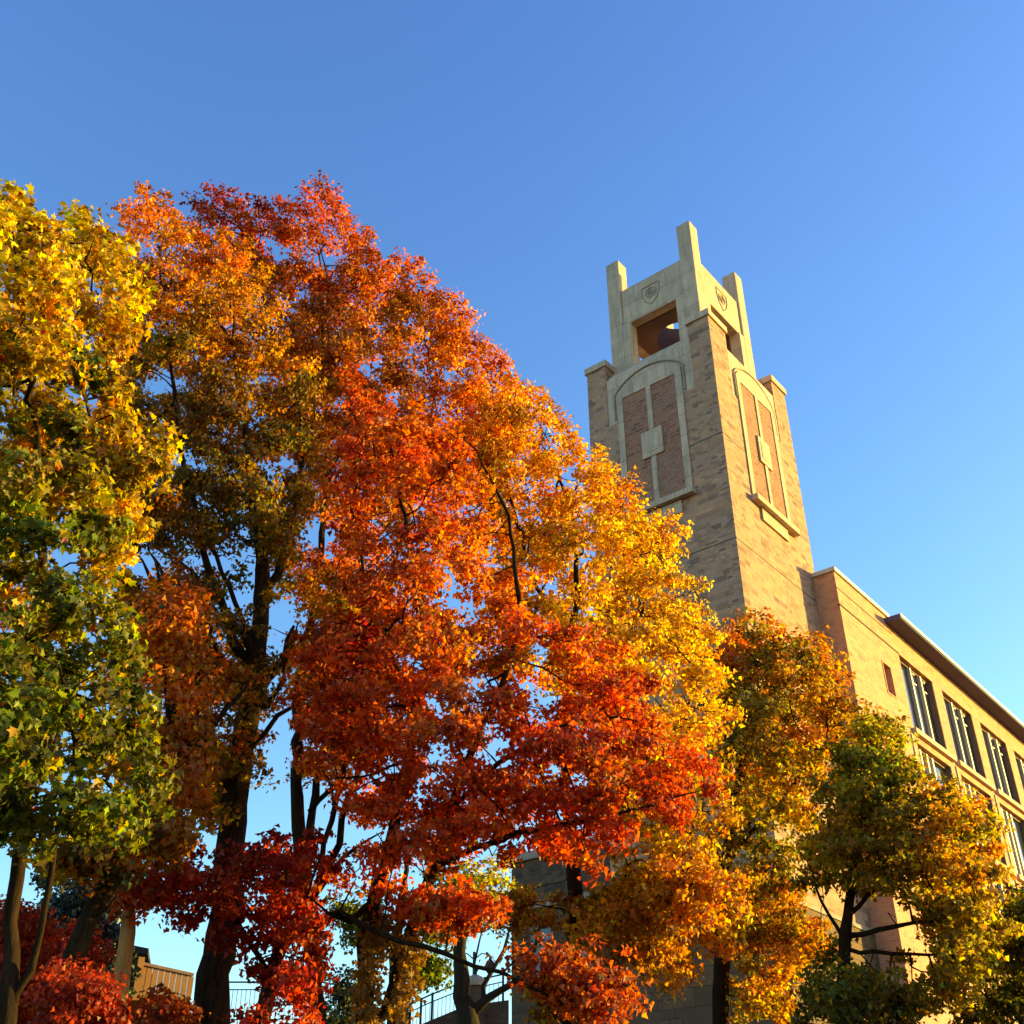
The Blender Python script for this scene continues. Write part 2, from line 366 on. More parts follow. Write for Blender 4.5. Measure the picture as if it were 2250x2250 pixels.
for i in range(n):
    a = 2 * math.pi * i / n; hx, hy = (X1 - X0) / 2 - .69, (Y1 - Y0) / 2 - .69
    k = min(hx / max(abs(math.cos(a)), 1e-6), hy / max(abs(math.sin(a)), 1e-6)); outer.append((cx + k * math.cos(a), cy + k * math.sin(a)))
for z in (38.96, 39.30):
    for i in range(n): ce.v.append((*outer[i], z))
    for i in range(n): a = 2 * math.pi * i / n; ce.v.append((cx + ir * math.cos(a), cy + ir * math.sin(a), z))
for i in range(n):
    j = (i + 1) % n
    ce.f += [(i, n + i, n + j, j), (2 * n + i, 2 * n + j, 3 * n + j, 3 * n + i), (n + i, 3 * n + i, 3 * n + j, n + j), (i, j, 2 * n + j, 2 * n + i)]
ce.build('belfry_ceiling', 'lining', tower)
dr = MB(); m2 = 40
for rr_, z in ((ir + .002, 39.304), (ir + .002, 40.75), (ir + .14, 40.75), (ir + .14, 39.304)):
    for i in range(m2): dr.v.append((cx + rr_ * math.cos(2 * math.pi * i / m2), cy + rr_ * math.sin(2 * math.pi * i / m2), z))
for k in range(4):
    for i in range(m2): dr.f.append((k * m2 + i, k * m2 + (i + 1) % m2, ((k + 1) % 4) * m2 + (i + 1) % m2, ((k + 1) % 4) * m2 + i))
dr.build('belfry_drum', 'lining', tower, smooth=False)
# round crest cut into each lintel
for which, tc_, at in (('left', (Y0 + Y1) / 2 + .05, X0 + rc), ('lit', (X0 + X1) / 2 + .1, Y0 + rc)):
    cr = MB(); f = (lambda p, d: (at - d, p[0], p[1])) if which == 'left' else (lambda p, d: (p[0], at - d, p[1]))
    zc = 40.25
    ring = lambda r, k=1.0: [(tc_ + r * math.cos(2 * math.pi * i / 28), zc + .04 + k * r * math.sin(2 * math.pi * i / 28)) for i in range(29)]
    cr.tube([f(p, .01) for p in ring(.30)], .030, 6)
    cr.tube([f(p, .01) for p in ring(.17)], .022, 6)
    shd = [(-.52, .55), (.52, .55), (.52, .0), (.36, -.42), (0, -.78), (-.36, -.42), (-.52, 0), (-.52, .55)]
    cr.tube([f((tc_ + a, zc + bb), .01) for a, bb in shd], .030, 6)
    cr.tube([f((tc_ - .14, zc + .04), .01), f((tc_ + .14, zc + .04), .01)], .022, 5); cr.tube([f((tc_, zc - .12), .01), f((tc_, zc + .18), .01)], .022, 5)
    cr.build('crest', 'crestline', tower)

# ------------------------------------------------------------------ right wing with eaves and window bays
wing = empty('campus_building', TC, BROT)
tag(wing, 'long tan hall with overhanging flat roof and tall windows joined to the tower', 'building')
YF = -1.04; XA = 7.42; XE = 53.0; YB = 12.0; XM = 13.5
WB = 2.5
bays = [(14.0 + 5.62 * i, 14.0 + 5.62 * i + 4.30) for i in range(7)]
wl = MB()
wl.box(XA, XM, YF + .402, YB, WB, 25.06); wl.box(XA, 11.47, YF, YF + .40, WB, 25.06); wl.box(12.36, XM, YF, YF + .40, WB, 25.06); wl.box(11.472, 12.358, YF, YF + .40, WB, 20.48); wl.box(11.472, 12.358, YF, YF + .40, 21.98, 25.06)                                          # stair block (its small window is set proud of a recess below)
wl.box(XM + .002, XE, YF + .75, YB, WB, 24.60)                              # core behind the glazing
wl.box(XM + .002, XE, YF, YF + .748, 23.34, 24.598)                         # band under the eaves
edges = [XM + .002] + [e for bb in bays for e in bb] + [XE]
rows = [(19.42, 23.336), (14.95, 18.78), (10.4, 14.2)]
zprev = 23.336
for (z0, z1) in rows:
    if z1 < zprev - .01: wl.box(XM + .002, XE, YF, YF + .748, z1 + .002, zprev)
    for i in range(0, len(edges), 2): wl.box(edges[i], edges[i + 1], YF, YF + .748, z0 + .002, z1)
    zprev = z0
wl.box(XM + .002, XE, YF, YF + .748, WB, zprev)
wl.build('wall', 'wingstone', wing)
MB().box(XA - .10, XM + .06, YF - .10, YB, 25.062, 25.28).build('coping', 'fascia', wing, bevel=.02)
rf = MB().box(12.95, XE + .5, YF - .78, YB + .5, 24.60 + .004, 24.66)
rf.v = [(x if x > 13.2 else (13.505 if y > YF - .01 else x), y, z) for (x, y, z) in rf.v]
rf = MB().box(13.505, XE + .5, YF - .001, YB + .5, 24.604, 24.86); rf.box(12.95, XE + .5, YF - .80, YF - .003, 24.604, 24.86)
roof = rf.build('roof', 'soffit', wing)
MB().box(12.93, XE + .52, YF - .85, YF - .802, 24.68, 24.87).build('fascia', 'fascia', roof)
cs = MB(); cs.box(XA - .03, XM + .5, YF - .035, YF - .002, 23.31, 23.37); cs.box(XA - .035, XA - .002, YF - .03, D_ - 8, 23.31, 23.37)
cs.box(XA - .02, XM, YF - .02, YF - .002, 24.20, 24.24)
cs.build('string_course', 'joint', wing)
def make_window(x0, x1, z0, z1, lights, transom, sill=True):
    w0 = MB(); yg = YF + .30
    ft = .11
    w0.box(x0 + .002, x0 + ft, yg - .08, yg + .06, z0 + .004, z1 - .002); w0.box(x1 - ft, x1 - .002, yg - .08, yg + .06, z0 + .004, z1 - .002)
    w0.box(x0 + ft, x1 - ft, yg - .08, yg + .06, z0 + .004, z0 + .12); w0.box(x0 + ft, x1 - ft, yg - .08, yg + .06, z1 - .12, z1 - .002)
    wi = w0.build('window', 'darkrev', wing)
    mu = MB()
    for k in lights:
        xx = x0 + (x1 - x0) * k; mu.box(xx - .085, xx + .085, yg - .17, yg + .05, z0 + .122, z1 - .122)
        if transom:
            mu.box(xx + .087, xx + .40, yg - .20, yg - .02, z1 - .98, z1 - .90)
            mu.box(xx + .087, xx + .40, yg - .20, yg - .02, z1 - .42, z1 - .36)
    mu.build('mullion', 'frame', wi)
    MB().box(x0 + ft, x1 - ft, yg - .01, yg + .03, z0 + .122, z1 - .122).build('pane', 'glass', wi)
    MB().box(x1 - .05, x1 - .003, YF + .03, yg - .082, z0 + .006, z1 - .004).build('reveal_shade', 'darkrev', wi); MB().box(x0 + .003, x0 + .05, YF + .03, yg - .082, z0 + .006, z1 - .004).build('reveal_shade', 'darkrev', wi)  # dark strips laid over both reveals to stand in for their shade
    if sill: MB().box(x0 - .28, x1 + .55, YF - .20, YF + .40, z0 - .27, z0).build('sill', 'limestone', wi, bevel=.015)
for i, (x0, x1) in enumerate(bays):
    make_window(x0, x1, 19.42, 23.336, (.39, .70), True)
for i, (x0, x1) in enumerate(bays):
    make_window(x0, x1, 14.95, 18.78, (0.150, 0.340, 0.503), False)
for i, (x0, x1) in enumerate(bays[:6]):
    make_window(x0, x1, 10.4, 14.2, (.39, .70), True)
# vertical pilaster strips beside each bay below the sill line
ps = MB()
for i in range(len(bays)):
    x = bays[i][0] - .66
    ps.box(x, x + .16, YF - .06, YF - .002, WB, 19.0)
ps.build('pilaster_strip', 'limestone', wing)
# narrow window of the stair block
sw = MB().box(11.474, 12.356, YF + .30, YF + .36, 20.484, 21.976); swo = sw.build('stair_window', 'iron', wing)
fr = MB(); fr.box(11.39, 11.466, YF - .03, YF - .002, 20.40, 22.06); fr.box(12.364, 12.44, YF - .03, YF - .002, 20.40, 22.06)
fr.box(11.466, 12.364, YF - .03, YF - .002, 21.984, 22.06); fr.box(11.466, 12.364, YF - .03, YF - .002, 20.40, 20.476)
fr.build('window_frame', 'wingstone', swo)
MB().box(11.53, 12.30, YF + .28, YF + .298, 20.54, 21.92).build('pane', 'iron', swo)

# ------------------------------------------------------------------ lower annex on the shaded side of the tower
annex = empty('stone_annex', TC, BROT)
tag(annex, 'low dark shaded stone annex with a ledge beside the foot of the tower', 'building')
an = MB().box(.45, 9.0, D_ + .004, 12.35, 2.5, 12.6); an.build('wall', 'shadestone', annex)
MB().box(.30, 9.1, D_ + .004, 12.50, 12.602, 12.95).build('cornice', 'cap', annex, bevel=.03)
lg = MB().box(.28, .448, D_ + .05, 12.40, 10.6, 10.85); lg.build('ledge', 'cap', annex)
for y in (8.3, 10.2):
    o = MB().box(.40, .446, y, y + 1.15, 7.6, 10.2).build('window', 'darkrev', annex)
    MB().box(.385, .398, y + .08, y + 1.07, 7.7, 10.1).build('pane', 'glass', o)
    MB().box(.30, .446, y - .1, y + 1.25, 7.4, 7.596).build('sill', 'cap', o)

# ------------------------------------------------------------------ hillside wall, gate pillars, iron railing
FH = 37.0
def fence_run(name, label, pts_top, hgt, posts, bal=.13):
    """pts_top: list of world points of the top rail"""
    root = empty(name, tuple(pts_top[0] - np.array([0, 0, hgt])))
    tag(root, label, 'railing'); o0 = np.array(root.location)
    rel = [p - o0 for p in pts_top]
    for dz in (0, -.22, -hgt + .12): MB().tube([p + np.array([0, 0, dz]) for p in rel], .026 if dz == 0 else .018, 6).build('rail', 'iron', root)
    bl = MB(); L = 0
    for a, b2 in zip(rel[:-1], rel[1:]):
        n = max(2, int(np.linalg.norm(b2 - a) / bal))
        for k in range(n):
            q = a + (b2 - a) * k / n; bl.tube([q + np.array([0, 0, -.22]), q + np.array([0, 0, -hgt + .1])], .0095, 4)
    o = bl.build('baluster', 'iron', root); o['kind'] = 'stuff'
    for t in posts:
        seg = t * (len(rel) - 1); i = min(int(seg), len(rel) - 2); q = rel[i] + (rel[i + 1] - rel[i]) * (seg - i)
        MB().box(q[0] - .035, q[0] + .035, q[1] - .035, q[1] + .035, q[2] - hgt, q[2] + .04).build('post', 'iron', root)
RAIL_A = [P(775, 1893, FH), P(868, 1856, FH - .2)]
RAIL_A = [P(772, 1896, FH), P(812, 1877, FH), P(880, 1850, FH)]
fence_run('iron_railing', 'black iron stair railing climbing between the two stone pillars', RAIL_A, 1.18, (0.034, 0.286, 0.530))
fence_run('iron_railing', 'short black iron railing between the domed pillar and the annex wall', [P(914, 1846, FH), P(950, 1838, FH)], 1.18, (.02, .98))
fence_run('iron_railing', 'black iron railing behind the bushes left of the trunk with ochre vine', [P(400, 1853, FH + 1), P(500, 1853, FH + 1), P(600, 1852, FH + 1), P(660, 1862, FH + 1), P(745, 1880, FH + .5)], 1.2, (.02, .25, .5, .72, .97))
# low retaining wall under the railings
wt = [P(735, 1960, FH), P(772, 1944, FH), P(868, 1905, FH), P(880, 1900, FH), P(960, 1890, FH)]
rw = MB()
prof = [(p[0], p[2]) for p in wt] + [(wt[-1][0], 2.0), (wt[0][0], 2.0)]
yy = float(np.mean([p[1] for p in wt]))
rw.prism(prof, lambda p, t: (p[0], yy - .25 + t, p[1]), .5)
o = rw.build('retaining_wall', 'shadestone'); tag(o, 'sloping stone retaining wall under the stair railing', 'wall')
# pillar with flat cap, pillar with domed cap and finial
def pillar(px0, px1, ytop, label, dome):
    a, c = P(px0, ytop, FH - .3), P(px1, ytop, FH - .3); w = abs(c[0] - a[0]) / 2
    cx_, cy_, zt = (a[0] + c[0]) / 2, (a[1] + c[1]) / 2, a[2]
    zb = float(ground_z(cx_, cy_)) - .4
    root = empty('stone_pillar', (cx_, cy_, zb)); tag(root, label, 'pillar', None)
    h = zt - zb
    MB().box(-w, w, -w, w, 0, h - .30).build('shaft', 'shadestone', root)
    if dome:
        k = MB().lathe((0, 0, h - .298), [(w * 1.28, 0), (w * 1.28, .10), (w * 1.15, .18), (w * .8, .28), (w * .3, .34)], 20); k.build('dome_cap', 'cap', root, smooth=False)
        MB().lathe((0, 0, h + .04), [(.05, 0), (.05, .08), (.09, .14), (.10, .20), (.07, .27), (.02, .31)], 12).build('finial', 'iron', root, smooth=True)
    else:
        k = MB().box(-w * 1.12, w * 1.12, -w * 1.12, w * 1.12, h - .298, h - .1)
        k.add([(-w, -w, h - .098), (w, -w, h - .098), (w, w, h - .098), (-w, w, h - .098), (0, 0, h + .06)], [(0, 1, 4), (1, 2, 4), (2, 3, 4), (3, 0, 4), (3, 2, 1, 0)])
        k.build('cap', 'cap', root)
pillar(740, 772, 1868, 'flat topped stone pillar at the foot of the stair railing', False)
pillar(880, 914, 1842, 'domed stone pillar with ball finial behind the grey forked trunk', True)
# small street lantern behind the domed pillar
lb = P(893, 1900, FH + 3); lt = P(893, 1796, FH + 3)
lp = empty('street_lamp', tuple(lb)); tag(lp, 'small black double armed lantern post behind the domed pillar', 'street lamp')
hh = lt[2] - lb[2]
MB().tube([(0, 0, -.6), (0, 0, hh)], .05, 8).build('post', 'iron', lp)
for sx in (-1, 1):
    MB().tube([(0, 0, hh - .25), (sx * .25, 0, hh - .05), (sx * .48, 0, hh - .08), (sx * .55, 0, hh - .22)], .02, 6).build('arm', 'iron', lp)
    MB().lathe((sx * .55, 0, hh - .72), [(.06, 0), (.13, .08), (.16, .36), (.10, .42), (.04, .50)], 8).build('lantern', 'iron', lp)

# ------------------------------------------------------------------ house at the lower left
hp = P(205, 1800, 34.0); hz = float(ground_z(hp[0], hp[1]))
house = empty('small_house', (hp[0], hp[1], hz), R(14)); tag(house, 'dark house with brown walls and a low roof behind the red bushes', 'house')
ht = hp[2] - hz
MB().box(-2.6, .85, 0, 5, -1, ht).build('wall', 'darkwood', house)
r_ = MB(); r_.prism([(-2.8, ht + .002), (1.05, ht + .002), (1.05, ht + .14), (-.85, ht + .42), (-2.8, ht + .14)], lambda p, t: (p[0], -.3 + t, p[1]), 5.6); r_.build('roof', 'roofing', house)
o = MB().box(-1.55, -.35, -.06, -.003, ht - 1.9, ht - .25).build('window', 'glass', house)
wf = MB(); wf.box(-1.66, -1.552, -.10, -.003, ht - 2.0, ht - .15); wf.box(-.348, -.24, -.10, -.003, ht - 2.0, ht - .15); wf.box(-1.55, -.35, -.10, -.003, ht - .248, ht - .15)
wf.build('window_frame', 'white', o)
# lit slatted timber fence beside the house
fa, fb = P(268, 1816, 33.0), P(356, 1838, 33.5)
tf = empty('timber_fence', tuple(fa)); tag(tf, 'sunlit tan vertical board fence with dark red top rail beside the dark house', 'fence')
vec = fb - fa; L = float(math.hypot(vec[0], vec[1])); tf.rotation_euler = (0, 0, math.atan2(vec[1], vec[0]) + R(-3)); sl = vec[2] / L
bd = MB(); k = 0.0
while k < L:
    z = sl * k
    bd.add([(k, 0, z - 1.5), (k + .15, 0, z - 1.5), (k + .15, .03, z - 1.5), (k, .03, z - 1.5), (k, 0, z - .06), (k + .15, 0, z - .06 + sl * .15), (k + .15, .03, z - .06 + sl * .15), (k, .03, z - .06)],
           [(0, 3, 2, 1), (4, 5, 6, 7), (0, 1, 5, 4), (1, 2, 6, 5), (2, 3, 7, 6), (3, 0, 4, 7)]); k += .168
bd.build('boards', 'siding', tf)
MB().prism([(-.1, -.056), (L + .1, sl * L - .056), (L + .1, sl * L + .02), (-.1, .02)], lambda p, t: (p[0], -.05 + t, p[1]), .13).build('top_rail', 'darkrev', tf)
MB().box(-.14, .03, -.10, -.06, -2.0, .12).build('post', 'siding', tf)

# ------------------------------------------------------------------ trees
PAL = dict(yel=(.74, .49, .016), gold=(.74, .35, .013), ora=(.74, .225, .012), dor=(.54, .115, .015), red=(.60, .088, .014), crim=(.37, .036, .016),
           brn=(.32, .100, .019), oli=(.185, .150, .012), grn=(.085, .122, .012), dgr=(.040, .060, .012), ygr=(.42, .335, .015), och=(.41, .190, .020), dark=(.019, .030, .017))
def value_noise(p, seed, scale):
    """cheap smooth 3D noise from a few random sine waves"""
    r = np.random.default_rng(seed); s = np.zeros(len(p))
    for _ in range(7):
        k = r.normal(size=3); k *= scale * r.uniform(.6, 1.6) / np.linalg.norm(k); s += np.sin(p @ k + r.uniform(0, 6.28))
    return s / 2.6
def inside(poly, x, y):
    c = np.zeros(len(x), bool); n = len(poly); j = n - 1
    for i in range(n):
        xi, yi = poly[i]; xj, yj = poly[j]
        cond = ((yi > y) != (yj > y)) & (x < (xj - xi) * (y - yi) / ((yj - yi) if yj != yi else 1e-9) + xi); c ^= cond; j = i
    return c
def edge_dist(poly, x, y):
    d = np.full(len(x), 1e9); n = len(poly)
    for i in range(n):
        a = np.array(poly[i], float); b_ = np.array(poly[(i + 1) % n], float); ab = b_ - a; L2 = ab @ ab
        t = np.clip(((x - a[0]) * ab[0] + (y - a[1]) * ab[1]) / max(L2, 1e-9), 0, 1)
        d = np.minimum(d, np.hypot(x - a[0] - t * ab[0], y - a[1] - t * ab[1]))
    return d
LEAF_BIG = ([(0, 0), (.40, .0), (.26, .22), (.60, .50), (.24, .54), (0, 1.0)])
LEAF_SMALL = ([(0, 0), (.50, .22), (.24, .56), (0, 1.0)])
def leaf_mesh(name, pos, nrm, tip, size, colr, mat, big):
    tpl = np.array(LEAF_BIG if big else LEAF_SMALL); h = len(tpl); n = len(pos)
    tip = tip - nrm * np.sum(tip * nrm, 1)[:, None]; tip /= np.linalg.norm(tip, axis=1)[:, None] + 1e-9
    side = np.cross(tip, nrm)
    pts = np.concatenate([tpl, tpl[1:-1] * np.array([-1, 1])])          # right half outline, then mirrored inner points
    K = len(pts); fold = rng.uniform(-.1, .6, n); curl = rng.uniform(-.15, .55, n)
    x = pts[None, :, 0] * size[:, None]; y = (pts[None, :, 1] - .35) * size[:, None]
    z = fold[:, None] * np.abs(x) - curl[:, None] * y * y / (size[:, None] + 1e-9)
    V = pos[:, None] + side[:, None] * x[..., None] + tip[:, None] * y[..., None] + nrm[:, None] * z[..., None]
    right = list(range(h)); left = [0, h - 1] + list(range(K - 1, h - 1, -1))
    loops = (np.arange(n)[:, None] * K + np.array(right + left)[None]).ravel()
    me = bpy.data.meshes.new(name); me.vertices.add(n * K); me.vertices.foreach_set('co', V.astype(np.float32).ravel())
    me.loops.add(len(loops)); me.loops.foreach_set('vertex_index', loops.astype(np.int32))
    sizes = np.tile([len(right), len(left)], n); st = np.concatenate([[0], np.cumsum(sizes)[:-1]])
    me.polygons.add(2 * n); me.polygons.foreach_set('loop_start', st.astype(np.int32)); me.polygons.foreach_set('loop_total', sizes.astype(np.int32))
    me.update(calc_edges=True)
    at = me.color_attributes.new('leaf_colour', 'FLOAT_COLOR', 'POINT')
    C = np.ones((n * K, 4), np.float32); C[:, :3] = np.repeat(np.clip(colr, .004, .9), K, 0); at.data.foreach_set('color', C.ravel())
    me.materials.append(M[mat]); return me

def grow(seeds, attr, step=.28, kill=.38, iters=160):
    """space colonisation: seeds (n,3) with parent index list -> nodes, parents"""
    nodes = [s for s in seeds[0]]; par = list(seeds[1]); A = attr.copy()
    near = np.full(len(A), -1); nd = np.full(len(A), 1e9); alive = np.ones(len(A), bool); new0 = 0; grown = {}
    for it in range(iters):
        arr = np.array(nodes[new0:]);
        for i in range(len(arr)):
            d = np.linalg.norm(A - arr[i], axis=1); m_ = d < nd; nd[m_] = d[m_]; near[m_] = new0 + i
        alive &= nd > kill
        if not alive.any(): break
        new0 = len(nodes); ids = near[alive]; Aa = A[alive]
        for k in np.unique(ids):
            if grown.get(k, 0) > 3: continue
            v = Aa[ids == k] - nodes[k]; v = (v / (np.linalg.norm(v, axis=1)[:, None] + 1e-9)).mean(0)
            v += rng.normal(size=3) * .12; v[2] += .06; L = np.linalg.norm(v)
            if L < 1e-6: continue
            grown[k] = grown.get(k, 0) + 1; nodes.append(nodes[k] + v / L * step); par.append(k)
        if len(nodes) == new0: break
    return np.array(nodes), np.array(par)

TREE_STATS = []
def LIMBS(pr, nstem, n): return int(np.sum(pr[nstem:n] < nstem))
def tree(name, label, h, stems, crowns, colours, leaf=.08, leaves=20000, attr=700, big=False, cat='tree', bark_='bark', leafm='leaf',
         sparse=(), spray=.34, group=None, minr=.0105, jitter=.25, clump=.025, tuft=.75, dens=1.85):
    """stems: [[(px,py,dist,radius), ...], ...]; the first starts at the ground. crowns: [(polygon, depth half range, weight, distance)]"""
    base = P(stems[0][0][0], stems[0][0][1], stems[0][0][2]); gz = float(ground_z(base[0], base[1]))
    nodes, par, rad = [], [], []
    def add_poly(pts, rads, root):
        last = root
        for i in range(len(pts) - 1):
            n = max(1, int(np.linalg.norm(pts[i + 1] - pts[i]) / .26))
            for k in range(n):
                t = k / n; q = pts[i] + (pts[i + 1] - pts[i]) * t
                if root < 0 or (i, k) != (0, 0): q = q + rng.normal(size=3) * .02 * (0 if i == 0 and k == 0 else 1)
                if last == root and root >= 0 and (i, k) == (0, 0): continue
                nodes.append(q); par.append(last); rad.append((rads[i] + (rads[i + 1] - rads[i]) * t) * rng.uniform(.92, 1.09)); last = len(nodes) - 1
        nodes.append(pts[-1]); par.append(last); rad.append(rads[-1])
    for si, st in enumerate(stems):
        pts = [P(*q[:3]) for q in st]; rads = [q[3] for q in st]
        if si == 0:
            bot = base.copy(); bot[2] = gz - .15; dz = base[2] - gz
            if dz > .2: d0 = pts[0] - pts[1]; d0 = d0 / abs(d0[2]) * dz * .6; bot[:2] += d0[:2]; pts = [bot] + pts; rads = [rads[0] * 1.25] + rads
            add_poly(pts, rads, -1)
        else:
            d = np.linalg.norm(np.array(nodes) - pts[0], axis=1); root = int(np.argmin(d)); add_poly([nodes[root]] + pts, [rads[0]] + rads, root)
    nstem = len(nodes)
    # attractor points: foliage clumps spread through the crown volume, small tufts at its outer tips
    A = []; CC = []; tot = sum(c[2] for c in crowns); rc_ = clump * h
    for poly, dep, wgt, ch in crowns:
        pa = np.array(poly, float); lo, hi = pa.min(0), pa.max(0); need = int(attr * wgt / tot)
        ppm = FPX / 1.1646 / ch                                        # pixels per metre at that distance
        nc = max(2, need // 12); x = rng.uniform(lo[0], hi[0], nc * 40); y = rng.uniform(lo[1], hi[1], nc * 40)
        m_ = inside(poly, x, y); x, y = x[m_], y[m_]; ed = edge_dist(poly, x, y) / ppm; ok = ed > min(rc_ * .85, ed.max() * .5); x, y, ed = x[ok], y[ok], ed[ok]
        half = np.minimum(dep, .2 + 1.25 * np.sqrt(ed * dep * .6)); u_ = rng.uniform(-1, 1, len(x)); u_ = np.sign(u_) * np.abs(u_) ** .5
        q = Pn(x, y, ch + half * u_); C = []
        sep = rc_ * 1.15
        for p_ in q:
            if len(C) >= nc: break
            if not C or np.min(np.sum((np.array(C) - p_) ** 2, 1)) > sep * sep: C.append(p_)
        for p_ in q[rng.permutation(len(q))[:max(0, nc - len(C))]]: C.append(p_)
        C = np.array(C); k = max(4, need // len(C)); rs_ = rc_ * rng.uniform(.7, 1.2, len(C))
        o_ = rng.normal(size=(len(C), k, 3)); o_ /= np.linalg.norm(o_, axis=2)[..., None]; o_ *= (rng.uniform(0, 1, (len(C), k)) ** .4 * rs_[:, None])[..., None]; o_[..., 2] *= .68
        A.append((C[:, None] + o_).reshape(-1, 3)); CC.append(np.repeat(C, k, 0))
        cxy = pa.mean(0)
        for i in range(len(pa)):                                       # tufts on the outline, each at its own depth
            p0, p1, p2 = pa[i - 1], pa[i], pa[(i + 1) % len(pa)]
            if tuft <= 0 or not (-60 < p1[0] < 1990): continue
            inn = (cxy - p1) / (np.linalg.norm(cxy - p1) + 1e-9); dz_ = rng.uniform(-.5, .5) * dep
            for t in np.linspace(.10, 1.1, 9):
                v = p1 + inn * (t * tuft * ppm) + rng.normal(size=2) * .05 * ppm * t
                A.append(P(v[0], v[1], ch + dz_)[None] + rng.normal(size=(1, 3)) * .10 * t); CC.append(P(p1[0] + inn[0] * .6 * tuft * ppm, p1[1] + inn[1] * .6 * tuft * ppm, ch + dz_)[None])
    A = np.concatenate(A); CC = np.concatenate(CC)
    dA = A - np.array([0, 0, EYE]); fz = dA @ _FW; ax = (1125 + FPX * dA[:, 0] / fz) / 1.1646; ay = (1125 - FPX * (dA @ _UP) / fz) / 1.1646
    lw = np.ones(len(A))
    for (sx, sy, sr, mult) in sparse:
        ins = np.hypot(ax - sx, ay - sy) < sr * 1.1; lw[ins] = np.minimum(lw[ins], (rng.uniform(size=ins.sum()) < mult * .6) * 1.0)
    nd, pr = grow((nodes, par), A)
    n = len(nd); r = np.zeros(n); kids = [[] for _ in range(n)]
    for i in range(n - 1, 0, -1):
        if pr[i] >= 0: kids[pr[i]].append(i)
    p3 = np.zeros(n)
    for i in range(n - 1, -1, -1):
        if not kids[i]: p3[i] = max(p3[i], minr ** 2.2)
        if pr[i] >= 0: p3[pr[i]] += p3[i]
    r = p3 ** (1 / 2.2); r[:nstem] = np.maximum(r[:nstem] * .7, np.array(rad)); r = np.minimum(r, max(rad) * 1.3)
    for i in range(nstem, n): r[i] = min(r[i], r[pr[i]] * .92)
    org = Vector((float(base[0]), float(base[1]), gz))
    root = empty(name, org); tag(root, label, cat, group)
    o3 = np.array(org)
    def chains(start_ok, lo_, hi_, only=None):
        mb = MB(); done = set() if only is None else set(range(lo_, hi_)) - only
        for i in range(lo_, hi_):
            if i in done: continue
            ch_ = [pr[i]] if pr[i] >= 0 else []; k = i
            while True:
                ch_.append(k); done.add(k); ks = [c_ for c_ in kids[k] if lo_ <= c_ < hi_ and c_ not in done]
                if not ks: break
                k = max(ks, key=lambda c_: r[c_])
            if len(ch_) < 2: continue
            rr = [float(r[c_]) for c_ in ch_]
            if pr[i] >= 0: rr[0] = min(rr[0], rr[1] * 1.25)
            rr[-1] *= .5
            mb.tube([nd[c_] - o3 for c_ in ch_], rr, 10 if lo_ == 0 else (6 if max(rr) > .03 else 4), cap=lo_ == 0)
        return mb
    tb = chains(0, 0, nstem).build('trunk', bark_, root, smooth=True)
    if LIMBS(pr, nstem, n) <= 70:
        top = {}
        for i in range(nstem, n): top[i] = i if pr[i] < nstem else top[pr[i]]
        for k0 in sorted(set(top.values())):
            own = {i for i in top if top[i] == k0}
            if len(own) > 1:
                lb_ = chains(0, nstem, n, own)
                if lb_.f: lb_.build('branch', bark_, root, smooth=True)
    else:
        lb_ = chains(0, nstem, n)
        if lb_.f: lb_.build('branches', bark_, root, smooth=True)
    # leaves in sprays round the twig ends
    gdir = A.copy(); per = max(3, int(leaves * dens / len(A))); cnt = rng.poisson(per * lw); idx = np.repeat(np.arange(len(A)), cnt); m = len(idx)
    rs = spray * rng.uniform(.65, 1.25, len(A))
    off = rng.normal(size=(m, 3)); off /= np.linalg.norm(off, axis=1)[:, None]; rr = rng.uniform(0, 1, m) ** .45
    off *= (rr * rs[idx])[:, None]; off[:, 2] *= .55
    pos = A[idx] + off
    cen = A.mean(0); outd = pos - cen; outd /= np.linalg.norm(outd, axis=1)[:, None]; od2 = pos - CC[idx]; od2 /= np.linalg.norm(od2, axis=1)[:, None] + 1e-9
    nrm = od2 * .85 + outd * .25 + np.array([0, 0, .25]) + rng.normal(size=(m, 3)) * .62; nrm /= np.linalg.norm(nrm, axis=1)[:, None]
    tip = od2 * .5 + outd * .3 + np.array([0, 0, -.55]) + rng.normal(size=(m, 3)) * .5
    size = leaf * rng.uniform(.5, 1.3, m)
    # colour: nearest control points, softened and broken up by noise
    cp = np.array([P(c_[0], c_[1], c_[4] if len(c_) > 4 else h) for c_ in colours]); cc = np.array([PAL[c_[2]] for c_ in colours]); cw = np.array([c_[3] for c_ in colours])
    ch_ = np.floor(CC * 37.0).astype(np.int64); hk = (ch_[:, 0] * 73856093 ^ ch_[:, 1] * 19349663 ^ ch_[:, 2] * 83492791) % 4096
    tab = rng.normal(size=(4096, 4)); jit = np.stack([value_noise(A, 31 + k, 2.6) for k in range(3)], 1) * .45 + tab[hk, :3] * .62 * clump / .026 + rng.normal(size=A.shape) * .22
    sp = (A + jit)[:, None] - cp[None]; sp[..., 1] *= .5
    dd = np.linalg.norm(sp, axis=2) / cw[None]
    wt_ = 1 / (dd + .05) ** 3.5; wt_ /= wt_.sum(1)[:, None]; ca = wt_ @ cc
    ca *= 1 + .10 * rng.normal(size=(len(A), 1)).clip(-1.5, 1.5) + .20 * tab[hk, 3:].clip(-1.6, 1.6)
    colr = ca[idx] * (1 + jitter * rng.normal(size=(m, 1)).clip(-2, 2)); colr[:, 1] *= 1 + .22 * rng.normal(size=m).clip(-2, 2)
